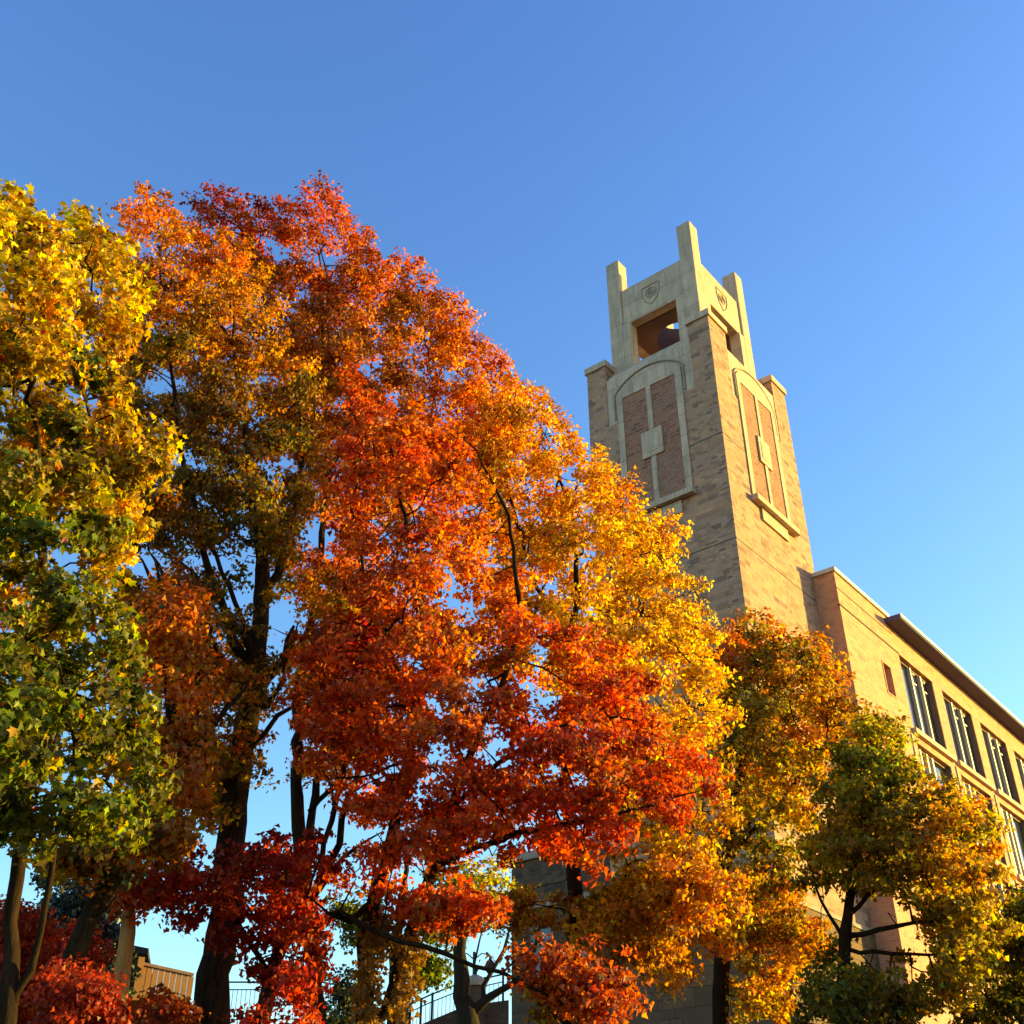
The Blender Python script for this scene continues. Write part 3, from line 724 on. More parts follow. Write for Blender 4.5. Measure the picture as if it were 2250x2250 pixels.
    dk = rng.uniform(size=m) < .22; colr[dk] *= rng.uniform(.35, .7, (dk.sum(), 1)); sw_ = rng.uniform(size=m) < .10; colr[sw_] = cc[rng.integers(0, len(cc), sw_.sum())] * rng.uniform(.7, 1.1, (sw_.sum(), 1))
    me = leaf_mesh('crown', pos - o3, nrm, tip, size, colr, leafm, big)
    cr = bpy.data.objects.new('crown', me); col.objects.link(cr); cr.parent = root
    TREE_STATS.append((name, n, m)); return root
#TREES-BEGIN
# near yellow and green maple at the left edge
tree('maple_tree', 'tall yellow and green maple with large leaves at the left edge', 10.0,
     [[(8, 1925, 10, 0.081), (20, 1800, 10, 0.062), (34, 1600, 10, 0.053), (60, 1300, 10, 0.037), (80, 1050, 10.1, 0.032), (70, 800, 10.1, 0.024)],
      [(20, 1870, 10, 0.037), (48, 1825, 9.9, 0.036), (75, 1760, 9.8, 0.024), (95, 1640, 9.8, 0.018), (140, 1400, 9.7, 0.012)],
      [(45, 1480, 10, 0.037), (-60, 1250, 10.2, 0.041), (-90, 900, 10.2, 0.024)]],
     [([(-210, 330), (-60, 330), (0, 352), (35, 358), (55, 395), (95, 420), (140, 388), (165, 398), (195, 430), (235, 450), (262, 530), (240, 590), (215, 640), (222, 720), (255, 780), (325, 820), (330, 860), (270, 900), (262, 950), (270, 1010), (240, 1060), (195, 1080), (185, 1150), (235, 1240), (255, 1330), (258, 1400), (275, 1480), (282, 1545), (225, 1600), (150, 1585), (60, 1610), (0, 1590), (-210, 1600)], 1.7, 1, 10.0)],
     [(20, 400, 'yel', 1), (150, 450, 'yel', 1), (200, 540, 'yel', 1.1), (60, 560, 'gold', 1), (120, 650, 'yel', 1), (30, 740, 'gold', .9), (150, 770, 'yel', 1), (80, 850, 'oli', 1), (20, 870, 'grn', .8), (290, 830, 'yel', .8), (285, 865, 'red', .8), (300, 960, 'crim', .6),
      (200, 930, 'ygr', .9), (60, 960, 'grn', 1), (150, 1030, 'ygr', .8), (20, 1080, 'grn', .9), (230, 1010, 'oli', .9), (120, 1160, 'grn', 1.1), (210, 1200, 'oli', .8), (20, 1250, 'ygr', .8), (70, 1330, 'grn', 1), (150, 1330, 'dgr', 1), (230, 1400, 'oli', .9), (40, 1420, 'ygr', .7), (120, 1480, 'dgr', 1.1), (220, 1530, 'oli', .8), (40, 1560, 'dgr', .9), (260, 1350, 'gold', .4), (-120, 700, 'gold', 1), (-120, 1200, 'grn', 1)],
     leaf=.078, leaves=30000, attr=1300, big=True, spray=.21, clump=.034, tuft=.5, sparse=((130, 1400, 40, .2), (45, 1120, 30, .2), (110, 975, 28, .2), (15, 1195, 22, .2), (90, 1490, 40, .3), (200, 1560, 30, .3)), group=None)

# big orange and brown maple behind it
tree('maple_tree', 'big orange brown maple with the thickest dark trunk, behind the yellow one', 18.0,
     [[(398, 1930, 18, 0.272), (405, 1840, 18, 0.248), (428, 1700, 18, 0.224), (440, 1520, 18, 0.216), (470, 1330, 18, 0.200), (490, 1180, 18, 0.160), (495, 1050, 18, 0.120), (470, 880, 18, 0.072), (440, 650, 18, 0.045)],
      [(480, 1280, 18, 0.112), (430, 1180, 17.8, 0.080), (385, 1040, 17.6, 0.056), (340, 850, 17.5, 0.041), (320, 650, 17.4, 0.027)],
      [(470, 1330, 18, 0.096), (400, 1230, 17.7, 0.072), (330, 1150, 17.5, 0.048), (270, 1060, 17.3, 0.036)],
      [(490, 1150, 18, 0.096), (540, 1040, 18.2, 0.072), (570, 880, 18.4, 0.048), (560, 700, 18.4, 0.032)],
      [(472, 1330, 18, 0.088), (525, 1260, 18, 0.072), (555, 1180, 17.8, 0.048)],
      [(440, 1500, 18, 0.072), (380, 1420, 17.6, 0.056), (300, 1350, 17.4, 0.036)],
      [(452, 1290, 17.9, 0.060), (400, 1210, 17.5, 0.048), (335, 1120, 17.2, 0.041), (281, 1040, 17.0, 0.023)],
      [(480, 1260, 18, 0.064), (460, 1165, 17.7, 0.048), (420, 1080, 17.5, 0.041), (374, 985, 17.4, 0.023)],
      [(476, 1235, 18, 0.048), (430, 1150, 18.3, 0.041), (341, 1062, 18.5, 0.027), (270, 1020, 18.6, 0.014)],
      [(400, 1210, 17.5, 0.032), (320, 1105, 17.0, 0.025), (245, 1128, 16.8, 0.014)],
      [(500, 1330, 18, 0.044), (532, 1285, 17.7, 0.036), (562, 1175, 17.5, 0.020)],
      [(450, 1440, 18, 0.048), (525, 1350, 17.6, 0.041), (590, 1310, 17.4, 0.023)],
      [(436, 1540, 18, 0.045), (370, 1480, 18.3, 0.032), (290, 1450, 18.5, 0.016)]],
     [([(180, 620), (205, 480), (226, 385), (262, 344), (300, 362), (330, 400), (372, 420), (420, 430), (470, 450), (500, 500), (540, 560), (545, 640), (600, 690), (625, 760), (640, 830), (610, 900), (600, 980), (560, 1060), (545, 1110), (430, 1050), (330, 1060), (230, 1050), (180, 960), (170, 800)], 2.3, 1, 18.0),
      ([(200, 1050), (330, 1040), (460, 1060), (540, 1100), (560, 1250), (520, 1340), (500, 1480), (420, 1560), (330, 1580), (220, 1480), (190, 1250)], 2.2, .52, 18.0)],
     [(265, 390, 'dor', 1), (300, 430, 'ora', 1), (360, 480, 'ora', 1), (440, 520, 'dor', .9), (480, 560, 'gold', .8), (250, 520, 'brn', .9), (330, 600, 'ora', .9), (440, 620, 'gold', .9), (510, 650, 'gold', .8), (260, 680, 'brn', 1), (350, 720, 'brn', 1), (300, 790, 'oli', 1), (400, 780, 'och', .8), (500, 760, 'och', .8), (590, 720, 'dor', .7),
      (360, 870, 'dgr', 1.0), (300, 860, 'oli', 1.1), (330, 830, 'brn', .9), (450, 890, 'oli', 1.1), (410, 850, 'brn', 1), (540, 860, 'brn', .8), (400, 970, 'dgr', 1.1), (490, 970, 'oli', 1), (440, 940, 'brn', .9), (270, 950, 'brn', .8), (520, 1060, 'oli', .8), (300, 1080, 'brn', .8), (320, 1160, 'ora', .8), (280, 1260, 'dor', .8), (380, 1300, 'dor', .7), (340, 1420, 'och', .7), (480, 1250, 'oli', .7), (440, 1480, 'oli', .7)],
     leaf=.086, leaves=52000, attr=2300, spray=.27, sparse=((450, 1190, 60, .4), (360, 1260, 50, .6), (290, 1330, 45, .4), (470, 1420, 45, .5), (330, 1500, 45, .5)))

# leaning dark tree in front of it
tree('maple_tree', 'dark leaning maple forking over the red bushes at lower left', 14.0,
     [[(80, 1930, 14, 0.129), (120, 1840, 14, 0.122), (165, 1740, 14, 0.116), (240, 1600, 14.1, 0.102), (300, 1500, 14.2, 0.085), (352, 1420, 14.3, 0.068), (372, 1300, 14.3, 0.048), (400, 1180, 14.4, 0.038)],
      [(240, 1600, 14.1, 0.061), (312, 1460, 14.0, 0.037), (318, 1360, 13.9, 0.038), (312, 1200, 13.9, 0.025), (290, 1050, 13.9, 0.017)],
      [(352, 1430, 14.3, 0.041), (430, 1340, 14.6, 0.038), (470, 1290, 14.8, 0.025)],
      [(318, 1400, 13.9, 0.038), (325, 1290, 13.7, 0.029), (420, 1255, 13.6, 0.015)], [(300, 1500, 14.2, 0.042), (324, 1400, 14.4, 0.032), (326, 1180, 14.5, 0.013)],
      [(165, 1740, 14, 0.034), (200, 1715, 13.8, 0.021), (235, 1665, 13.6, 0.012)]],
     [([(225, 1200), (300, 1080), (380, 1120), (420, 1230), (400, 1330), (410, 1450), (390, 1560), (330, 1640), (240, 1660), (200, 1580), (260, 1480), (250, 1350)], 1.3, 1, 14.2),
      ([(90, 1590), (200, 1560), (250, 1600), (240, 1660), (150, 1650), (90, 1640)], .9, .18, 13.8)],
     [(300, 1120, 'dor', 1), (350, 1200, 'ora', 1), (290, 1280, 'dor', 1), (370, 1330, 'brn', 1), (300, 1400, 'och', 1), (370, 1470, 'dor', .8), (280, 1540, 'gold', .8), (330, 1600, 'brn', 1), (230, 1620, 'oli', 1), (140, 1600, 'dgr', 1)],
     leaf=.085, leaves=9500, attr=520, spray=.27, sparse=((300, 1320, 35, .3), (350, 1400, 30, .3), (310, 1470, 35, .4)))

# red orange maple at the back, top of the tree line
tree('maple_tree', 'tallest red orange maple rising behind the others against the sky', 22.0,
     [[(600, 1930, 22, 0.161), (585, 1760, 22, 0.149), (568, 1620, 22, 0.136), (558, 1480, 22, 0.118), (565, 1300, 22, 0.099), (600, 1100, 22, 0.081), (620, 900, 22, 0.056), (610, 700, 22, 0.037), (605, 500, 22, 0.024)],
      [(575, 1640, 22, 0.087), (592, 1500, 22, 0.081), (605, 1420, 22.1, 0.062), (640, 1340, 22.2, 0.050), (720, 1150, 22.4, 0.037), (790, 900, 22.4, 0.036), (830, 700, 22.4, 0.024)],
      [(585, 1530, 22, 0.056), (640, 1470, 21.8, 0.043), (675, 1400, 21.6, 0.041), (700, 1250, 21.6, 0.028)],
      [(610, 900, 22, 0.037), (540, 720, 22, 0.036), (490, 540, 22, 0.024), (470, 430, 22, 0.015)],
      [(640, 1100, 22, 0.043), (760, 960, 22.2, 0.041), (880, 800, 22.3, 0.024)]],
     [([(345, 430), (352, 372), (385, 350), (412, 358), (435, 395), (470, 372), (490, 390), (520, 372), (555, 378), (575, 352), (600, 332), (622, 350), (640, 395), (660, 412), (672, 448), (696, 428), (706, 470), (728, 492), (760, 480), (800, 488), (820, 520), (826, 558), (858, 556), (884, 575), (906, 600), (912, 650), (942, 668), (966, 690), (985, 735), (1000, 770), (1000, 850), (960, 930), (850, 950), (760, 1000), (660, 1050), (560, 980), (520, 850), (480, 700), (420, 520)], 2.7, 1, 22.0),
      ([(520, 1000), (660, 1000), (740, 1080), (740, 1250), (700, 1400), (640, 1500), (560, 1480), (530, 1300)], 1.8, .26, 22.0)],
     [(395, 375, 'crim', 1), (470, 400, 'crim', 1), (560, 400, 'red', 1), (605, 360, 'red', 1), (640, 450, 'dor', 1), (540, 480, 'dor', 1), (700, 500, 'dor', .9), (620, 560, 'dor', 1), (780, 520, 'dor', 1), (800, 580, 'ora', .8), (700, 640, 'brn', .9), (870, 620, 'dor', 1), (780, 680, 'och', .8), (890, 700, 'ora', .9), (950, 730, 'dor', .8), (600, 700, 'brn', .8), (680, 760, 'och', .8), (820, 780, 'ora', .8), (560, 620, 'brn', .7), (740, 850, 'ora', .8), (600, 850, 'brn', .9), (900, 820, 'ora', .9), (640, 950, 'dor', .9), (620, 1130, 'dor', .9), (600, 1300, 'och', .9), (640, 1420, 'dor', .8), (560, 1400, 'ora', .7)],
     leaf=.098, leaves=50000, attr=2100, spray=.31, sparse=((690, 690, 25, .2), (870, 720, 12, .1), (740, 760, 20, .3), (600, 1000, 35, .4)))

# red maple in the middle
tree('maple_tree', 'red and scarlet maple in the middle with a long horizontal limb', 15.0,
     [[(690, 1930, 15, 0.106), (692, 1830, 15, 0.106), (700, 1740, 15, 0.099), (722, 1640, 15, 0.083), (750, 1530, 15, 0.073), (778, 1400, 15, 0.066), (803, 1295, 15, 0.056), (800, 1180, 15, 0.040), (770, 1000, 15, 0.037), (740, 850, 15, 0.025), (655, 720, 15.2, 0.010)],
      [(728, 1910, 15, 0.092), (750, 1830, 15, 0.092), (775, 1750, 15, 0.086), (815, 1640, 15, 0.073), (850, 1540, 15.1, 0.066), (880, 1440, 15.1, 0.056), (930, 1330, 15.1, 0.046), (985, 1180, 15.1, 0.042), (960, 980, 15.1, 0.029), (900, 850, 15, 0.017)],
      [(815, 1640, 15, 0.043), (900, 1600, 14.6, 0.036), (980, 1570, 14.3, 0.037), (1100, 1550, 14.1, 0.029), (1230, 1520, 14.0, 0.018), (1330, 1490, 14, 0.010)],
      [(860, 1520, 15.1, 0.036), (940, 1440, 14.8, 0.037), (1060, 1370, 14.6, 0.027), (1180, 1320, 14.5, 0.015)],
      [(700, 1700, 15, 0.042), (660, 1735, 14.7, 0.037), (620, 1722, 14.5, 0.029), (580, 1690, 14.3, 0.015)],
      [(640, 1722, 14.6, 0.037), (720, 1760, 14.3, 0.033), (840, 1800, 14.0, 0.029), (950, 1830, 13.8, 0.025), (1060, 1890, 13.6, 0.015)],
      [(790, 1350, 15, 0.042), (740, 1230, 14.6, 0.029), (690, 1100, 14.4, 0.018), (660, 950, 14.4, 0.012)]],
     [([(640, 700), (652, 682), (668, 715), (680, 760), (720, 735), (780, 745), (850, 780), (880, 830), (920, 900), (960, 1000), (1010, 1080), (1040, 1180), (1130, 1190), (1200, 1230), (1260, 1300), (1250, 1370), (1290, 1430), (1370, 1465), (1360, 1500), (1290, 1560), (1180, 1600), (1130, 1660), (960, 1640), (840, 1660), (780, 1740), (640, 1690), (640, 1560), (560, 1460), (520, 1330), (545, 1200), (610, 1080), (600, 960), (615, 800)], 2.2, 1, 15.0),
      ([(960, 1790), (1050, 1800), (1110, 1830), (1200, 1850), (1215, 1900), (1130, 1940), (1060, 1900), (980, 1850)], .5, .028, 13.8),
      ([(700, 1680), (900, 1680), (960, 1710), (900, 1760), (800, 1740), (720, 1720)], .6, .025, 14.4)],
     [(652, 720, 'red', .8), (660, 800, 'red', 1), (720, 780, 'red', 1), (800, 800, 'red', 1), (860, 830, 'ora', .8), (680, 880, 'red', .9), (760, 900, 'red', 1), (840, 900, 'red', 1), (620, 960, 'ora', .9), (640, 1010, 'gold', .9), (680, 950, 'ora', .7), (720, 1000, 'red', 1), (820, 1000, 'red', .9), (900, 980, 'ora', .9), (580, 1080, 'oli', .7), (660, 1100, 'dor', .8), (760, 1100, 'crim', 1), (860, 1100, 'dor', 1), (960, 1120, 'ora', .9), (600, 1180, 'red', .8), (700, 1200, 'red', .9), (780, 1220, 'crim', .8), (900, 1220, 'dor', .9), (1000, 1220, 'yel', .8), (930, 1050, 'gold', .8), (880, 960, 'ora', .8), (640, 1300, 'red', 1), (560, 1320, 'red', .9), (740, 1330, 'dor', .8), (860, 1300, 'och', .8), (960, 1300, 'yel', .8), (840, 1180, 'ora', .7), (700, 1330, 'gold', .6), (900, 1360, 'och', .7), (1060, 1280, 'red', 1), (1160, 1290, 'red', 1.1), (1230, 1300, 'red', 1), (1120, 1360, 'red', 1.1), (1000, 1400, 'red', .9), (860, 1400, 'dor', .8), (700, 1420, 'red', .9), (1250, 1440, 'red', 1), (1340, 1480, 'crim', 1.1), (1150, 1480, 'crim', 1.1), (1000, 1500, 'crim', 1), (880, 1500, 'crim', .9), (760, 1520, 'red', .9), (1230, 1540, 'red', .9), (1060, 1580, 'red', 1), (940, 1580, 'red', .9), (820, 1600, 'red', .9), (700, 1600, 'red', .9), (1100, 1650, 'red', .9), (860, 1680, 'red', .8), (760, 1690, 'red', .8), (900, 1740, 'dor', .6), (800, 1730, 'oli', .5),
      (900, 1790, 'dor', .7), (1000, 1820, 'brn', .9), (1060, 1850, 'dor', .8), (1110, 1870, 'crim', .8), (1140, 1850, 'brn', .9), (1180, 1880, 'dor', .8), (640, 1720, 'red', .7)],
     leaf=.082, leaves=44000, attr=2400, spray=.225, sparse=((820, 1330, 25, .1), (740, 1440, 24, .2), (910, 1310, 22, .1), (730, 1330, 30, .4), (780, 1640, 30, .3), (690, 1480, 30, .3), (590, 1460, 60, .25), (620, 1560, 55, .2), (690, 1650, 35, .3), (830, 1450, 30, .3)))

# slim red maple with several stems
tree('maple_tree', 'slender multi stemmed maple with dark red lower leaves beside the thickest trunk', 16.5,
     [[(492, 1930, 16.5, 0.111), (510, 1840, 16.5, 0.101), (545, 1760, 16.5, 0.088), (590, 1690, 16.5, 0.072), (640, 1590, 16.5, 0.055), (672, 1470, 16.5, 0.046), (690, 1400, 16.5, 0.036), (700, 1280, 16.5, 0.029), (690, 1120, 16.5, 0.015)],
      [(590, 1690, 16.5, 0.046), (612, 1590, 16.4, 0.039), (640, 1500, 16.3, 0.041), (655, 1420, 16.3, 0.029), (650, 1300, 16.3, 0.017)],
      [(510, 1840, 16.5, 0.039), (450, 1740, 16.2, 0.033), (400, 1690, 16.0, 0.025), (340, 1660, 15.8, 0.013)],
      [(600, 1680, 16.5, 0.041), (650, 1620, 16.3, 0.029), (720, 1570, 16.1, 0.017)]],
     [([(296, 1600), (350, 1580), (420, 1610), (470, 1600), (520, 1570), (600, 1570), (640, 1640), (625, 1740), (610, 1830), (590, 1960), (470, 1960), (495, 1850), (520, 1780), (460, 1790), (400, 1770), (330, 1740), (300, 1690)], 1.1, 1, 16.0),
      ([(600, 1180), (700, 1090), (740, 1200), (720, 1350), (650, 1400), (590, 1300)], 1.2, .5, 16.4)],
     [(330, 1620, 'crim', 1), (400, 1660, 'crim', 1), (470, 1640, 'crim', .9), (430, 1730, 'crim', 1), (350, 1700, 'crim', 1), (500, 1690, 'crim', 1), (560, 1620, 'crim', .9), (600, 1640, 'crim', .8), (560, 1700, 'crim', .9), (570, 1780, 'crim', 1), (530, 1750, 'dor', .7), (600, 1800, 'ora', .7), (550, 1850, 'crim', 1), (520, 1910, 'crim', 1), (580, 1900, 'crim', .9), (660, 1200, 'crim', 1), (640, 1330, 'crim', 1)],
     leaf=.085, leaves=9000, attr=520, spray=.24, tuft=.3, sparse=((380, 1620, 30, .1), (470, 1700, 35, .3), (300, 1790, 40, .1), (620, 1470, 40, .3), (640, 1700, 30, .1)))

# glowing orange and yellow maple in front of the tower
tree('maple_tree', 'glowing orange and yellow maple in front of the tower', 19.5,
     [[(1078, 1930, 19.5, 0.145), (1084, 1840, 19.5, 0.140), (1088, 1720, 19.5, 0.128), (1075, 1560, 19.5, 0.111), (1060, 1400, 19.5, 0.093), (1075, 1250, 19.5, 0.076), (1090, 1120, 19.5, 0.055), (1080, 980, 19.5, 0.037), (1040, 850, 19.5, 0.019)],
      [(1065, 1450, 19.5, 0.060), (1130, 1300, 19.3, 0.047), (1200, 1180, 19.2, 0.037), (1250, 1060, 19.2, 0.019)],
      [(1080, 1600, 19.5, 0.060), (1180, 1480, 19.3, 0.046), (1270, 1380, 19.2, 0.032), (1330, 1260, 19.2, 0.019)],
      [(1075, 1250, 19.5, 0.046), (1010, 1100, 19.2, 0.032), (965, 950, 19.2, 0.020), (935, 840, 19.2, 0.011)],
      [(1088, 1720, 19.5, 0.046), (1190, 1650, 19.0, 0.037), (1300, 1640, 18.8, 0.028), (1390, 1690, 18.7, 0.014)]],
     [([(870, 800), (900, 740), (950, 700), (985, 720), (1010, 728), (1032, 752), (1045, 790), (1075, 800), (1082, 840), (1110, 868), (1128, 842), (1148, 872), (1190, 888), (1208, 935), (1240, 965), (1275, 970), (1302, 995), (1296, 1040), (1272, 1070), (1300, 1100), (1335, 1105), (1342, 1160), (1368, 1215), (1372, 1290), (1390, 1360), (1376, 1450), (1382, 1560), (1340, 1640), (1240, 1650), (1130, 1560), (1040, 1400), (960, 1280), (900, 1160), (860, 980)], 2.4, 1, 19.5),
      ([(1160, 1600), (1260, 1560), (1340, 1600), (1400, 1650), (1440, 1720), (1400, 1800), (1320, 1780), (1310, 1850), (1270, 1880), (1200, 1840), (1130, 1820), (1040, 1800), (990, 1740), (1040, 1690), (1110, 1690)], 1.5, .26, 19.0),
      ([(955, 1690), (1000, 1690), (1005, 1740), (960, 1760)], .4, .012, 20), ([(1000, 1860), (1060, 1850), (1090, 1900), (1040, 1930)], .4, .012, 19.5)],
     [(920, 760, 'ora', .9), (1010, 750, 'ora', 1), (960, 850, 'gold', 1), (900, 860, 'red', .7), (1050, 830, 'gold', .9), (1130, 860, 'red', .5), (1000, 920, 'ora', 1), (920, 960, 'gold', .9), (1080, 900, 'yel', .9), (1180, 920, 'ora', .9), (1110, 980, 'ora', 1), (1200, 1000, 'yel', 1), (1280, 1000, 'ora', .8), (1000, 1010, 'gold', .8), (940, 1060, 'ora', .8), (1060, 1080, 'yel', 1), (1160, 1080, 'ora', .9), (1250, 1080, 'yel', .9), (980, 1150, 'ora', .9), (1050, 1170, 'och', .7), (1120, 1160, 'yel', 1), (1220, 1150, 'gold', .9), (1320, 1130, 'yel', .9), (1280, 1220, 'gold', 1), (1180, 1230, 'yel', 1), (1350, 1250, 'ora', .9), (1040, 1240, 'yel', .9), (1340, 1340, 'gold', 1), (1270, 1330, 'yel', .9), (1330, 1440, 'yel', .8), (1300, 1540, 'ygr', .8), (1350, 1560, 'gold', .8), (1200, 1450, 'ora', .7),
      (1280, 1620, 'yel', .8), (1340, 1680, 'yel', .9), (1390, 1700, 'ora', .9), (1240, 1680, 'ygr', .8), (1200, 1740, 'yel', .6), (1290, 1740, 'ora', .9), (1380, 1770, 'ora', .9), (1250, 1810, 'ora', .9), (1150, 1760, 'och', 1), (1080, 1740, 'och', 1), (1200, 1820, 'gold', .6), (980, 1720, 'och', 1), (1040, 1890, 'och', 1)],
     leaf=.088, leaves=44000, attr=2200, spray=.27, sparse=((1020, 1230, 28, .2), (1090, 1210, 25, .4)))

# small orange and green tree to the right of it
tree('maple_tree', 'smaller orange and olive maple below the tower, second tree from the right', 26.0,
     [[(1360, 1930, 26, .19), (1362, 1820, 26, .185), (1366, 1700, 26, .16), (1378, 1560, 26, .13), (1405, 1430, 26, .10), (1440, 1320, 26, .065), (1460, 1230, 26, .03)],
      [(1375, 1620, 26, .08), (1430, 1560, 25.6, .06), (1490, 1490, 25.4, .04), (1560, 1400, 25.3, .022)],
      [(1366, 1720, 26, .07), (1430, 1690, 25.6, .05), (1500, 1670, 25.4, .035), (1570, 1640, 25.3, .018)],
      [(1372, 1650, 26, .05), (1330, 1560, 26.2, .035), (1320, 1460, 26.2, .02)]],
     [([(1330, 1230), (1368, 1170), (1395, 1150), (1432, 1152), (1465, 1178), (1510, 1192), (1545, 1186), (1562, 1215), (1590, 1235), (1604, 1270), (1600, 1310), (1640, 1335), (1690, 1362), (1700, 1380), (1650, 1400), (1600, 1430), (1570, 1500), (1530, 1570), (1500, 1640), (1430, 1640), (1350, 1600), (1330, 1450), (1320, 1330)], 2.6, 1, 26),
      ([(1370, 1620), (1480, 1600), (1520, 1650), (1500, 1700), (1560, 1740), (1570, 1810), (1510, 1850), (1480, 1940), (1390, 1930), (1370, 1780)], 1.8, .40, 25.6)],
     [(1380, 1180, 'dor', 1), (1440, 1175, 'ora', .9), (1500, 1210, 'dor', .9), (1550, 1210, 'ora', .9), (1440, 1240, 'oli', 1), (1390, 1290, 'oli', 1), (1500, 1290, 'oli', 1), (1580, 1270, 'ora', .9), (1560, 1330, 'gold', .9), (1460, 1350, 'oli', 1), (1400, 1380, 'grn', 1), (1520, 1400, 'ora', 1), (1480, 1420, 'ora', 1), (1560, 1420, 'gold', .8), (1660, 1370, 'oli', .9), (1620, 1350, 'grn', .9), (1420, 1470, 'gold', .9), (1360, 1480, 'gold', .8), (1480, 1510, 'yel', .9), (1540, 1470, 'ora', .8), (1440, 1560, 'oli', 1.1), (1500, 1600, 'oli', 1), (1440, 1640, 'grn', 1.2), (1400, 1330, 'grn', 1), (1500, 1340, 'grn', 1), (1430, 1410, 'ygr', .8), (1550, 1270, 'oli', .9), (1400, 1690, 'oli', .9), (1420, 1890, 'oli', 1), (1420, 1740, 'ora', .9), (1500, 1760, 'ora', 1), (1540, 1790, 'gold', .8), (1440, 1830, 'oli', .8), (1470, 1880, 'gold', .8)],
     leaf=.105, leaves=21000, attr=1250, spray=.32, clump=.021, dens=2.0, sparse=((1540, 1640, 40, .3), (1460, 1800, 25, .3)))

# tree at the lower right
tree('maple_tree', 'bushy green and orange maple in front of the long hall at lower right', 23.0,
     [[(1588, 1930, 23, .13), (1592, 1850, 23, .125), (1596, 1760, 23, .11), (1604, 1690, 23, .09), (1620, 1580, 23, .06), (1650, 1480, 23, .035), (1660, 1400, 23, .018)],
      [(1595, 1770, 23, .055), (1660, 1755, 22.7, .045), (1760, 1735, 22.4, .03), (1840, 1690, 22.2, .015)],
      [(1594, 1790, 23, .045), (1680, 1800, 22.6, .035), (1790, 1800, 22.4, .02)],
      [(1596, 1780, 23, .04), (1550, 1700, 23.2, .03), (1520, 1620, 23.3, .016)],
      [(1600, 1730, 23, .045), (1690, 1640, 23.2, .03), (1780, 1560, 23.3, .016)]],
     [([(1535, 1490), (1575, 1395), (1625, 1345), (1690, 1355), (1725, 1425), (1760, 1462), (1800, 1470), (1850, 1500), (1876, 1540), (1892, 1600), (1900, 1650), (1880, 1700), (1905, 1760), (1900, 1840), (1820, 1900), (1700, 1960), (1600, 1960), (1500, 1940), (1515, 1850), (1560, 1800), (1700, 1820), (1760, 1780), (1720, 1710), (1600, 1690), (1500, 1670), (1505, 1580)], 2.3, 1, 23)],
     [(1640, 1400, 'ygr', .9), (1620, 1470, 'grn', 1), (1700, 1440, 'ygr', .8), (1690, 1520, 'dgr', 1), (1780, 1500, 'gold', .8), (1850, 1530, 'ora', 1), (1880, 1600, 'gold', .9), (1760, 1570, 'grn', 1), (1700, 1590, 'ora', .8), (1740, 1640, 'yel', .7), (1620, 1590, 'gold', .7), (1580, 1640, 'oli', 1), (1820, 1640, 'ygr', .9), (1660, 1560, 'ygr', .8), (1790, 1600, 'gold', .7), (1870, 1690, 'gold', .9), (1650, 1660, 'ygr', .8), (1800, 1720, 'dgr', 1), (1860, 1780, 'yel', .8), (1800, 1820, 'gold', .8), (1720, 1860, 'dgr', 1), (1640, 1900, 'dgr', 1), (1560, 1860, 'dgr', 1.1), (1540, 1920, 'oli', .9), (1680, 1930, 'grn', 1), (1760, 1920, 'gold', .8), (1850, 1870, 'ygr', .9), (1900, 1800, 'ygr', .8)],
     leaf=.10, leaves=20000, attr=1300, spray=.29, clump=.021, dens=2.1, sparse=((1650, 1750, 50, .1), (1715, 1765, 35, .15), (1560, 1740, 30, .3)))
tree('maple_tree', 'mostly green maple cut off by the right edge of the photo', 25.0,
     [[(1935, 1930, 25, .14), (1945, 1840, 25, .12), (1960, 1740, 25, .08), (1965, 1680, 25, .03)]],
     [([(1860, 1760), (1885, 1705), (1930, 1672), (2000, 1660), (2080, 1700), (2080, 1960), (1800, 1960), (1840, 1860), (1880, 1830)], 2.2, 1, 25)],
     [(1910, 1700, 'gold', .6), (1930, 1740, 'grn', 1), (1900, 1780, 'dgr', 1), (1880, 1860, 'oli', 1), (1920, 1900, 'grn', 1), (1900, 1830, 'gold', .7), (1850, 1920, 'oli', 1), (2000, 1800, 'grn', 1)],
     leaf=.10, leaves=8000, attr=420, spray=.34, clump=.022)

# small tree with red leaves, its trunk coloured as if sunlit
tree('maple_tree', 'small tree with a straight tan trunk coloured as if sunlit and a tuft of red leaves', 16.0,
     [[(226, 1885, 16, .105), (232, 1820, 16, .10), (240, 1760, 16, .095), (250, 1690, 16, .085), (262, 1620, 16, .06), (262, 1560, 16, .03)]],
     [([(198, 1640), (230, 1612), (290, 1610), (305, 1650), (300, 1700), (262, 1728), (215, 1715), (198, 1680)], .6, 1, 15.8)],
     [(250, 1650, 'red', 1), (290, 1640, 'brn', .8), (250, 1700, 'red', 1), (220, 1660, 'crim', 1)], leaf=.085, leaves=1100, attr=60, spray=.22, bark_='barksunlit')
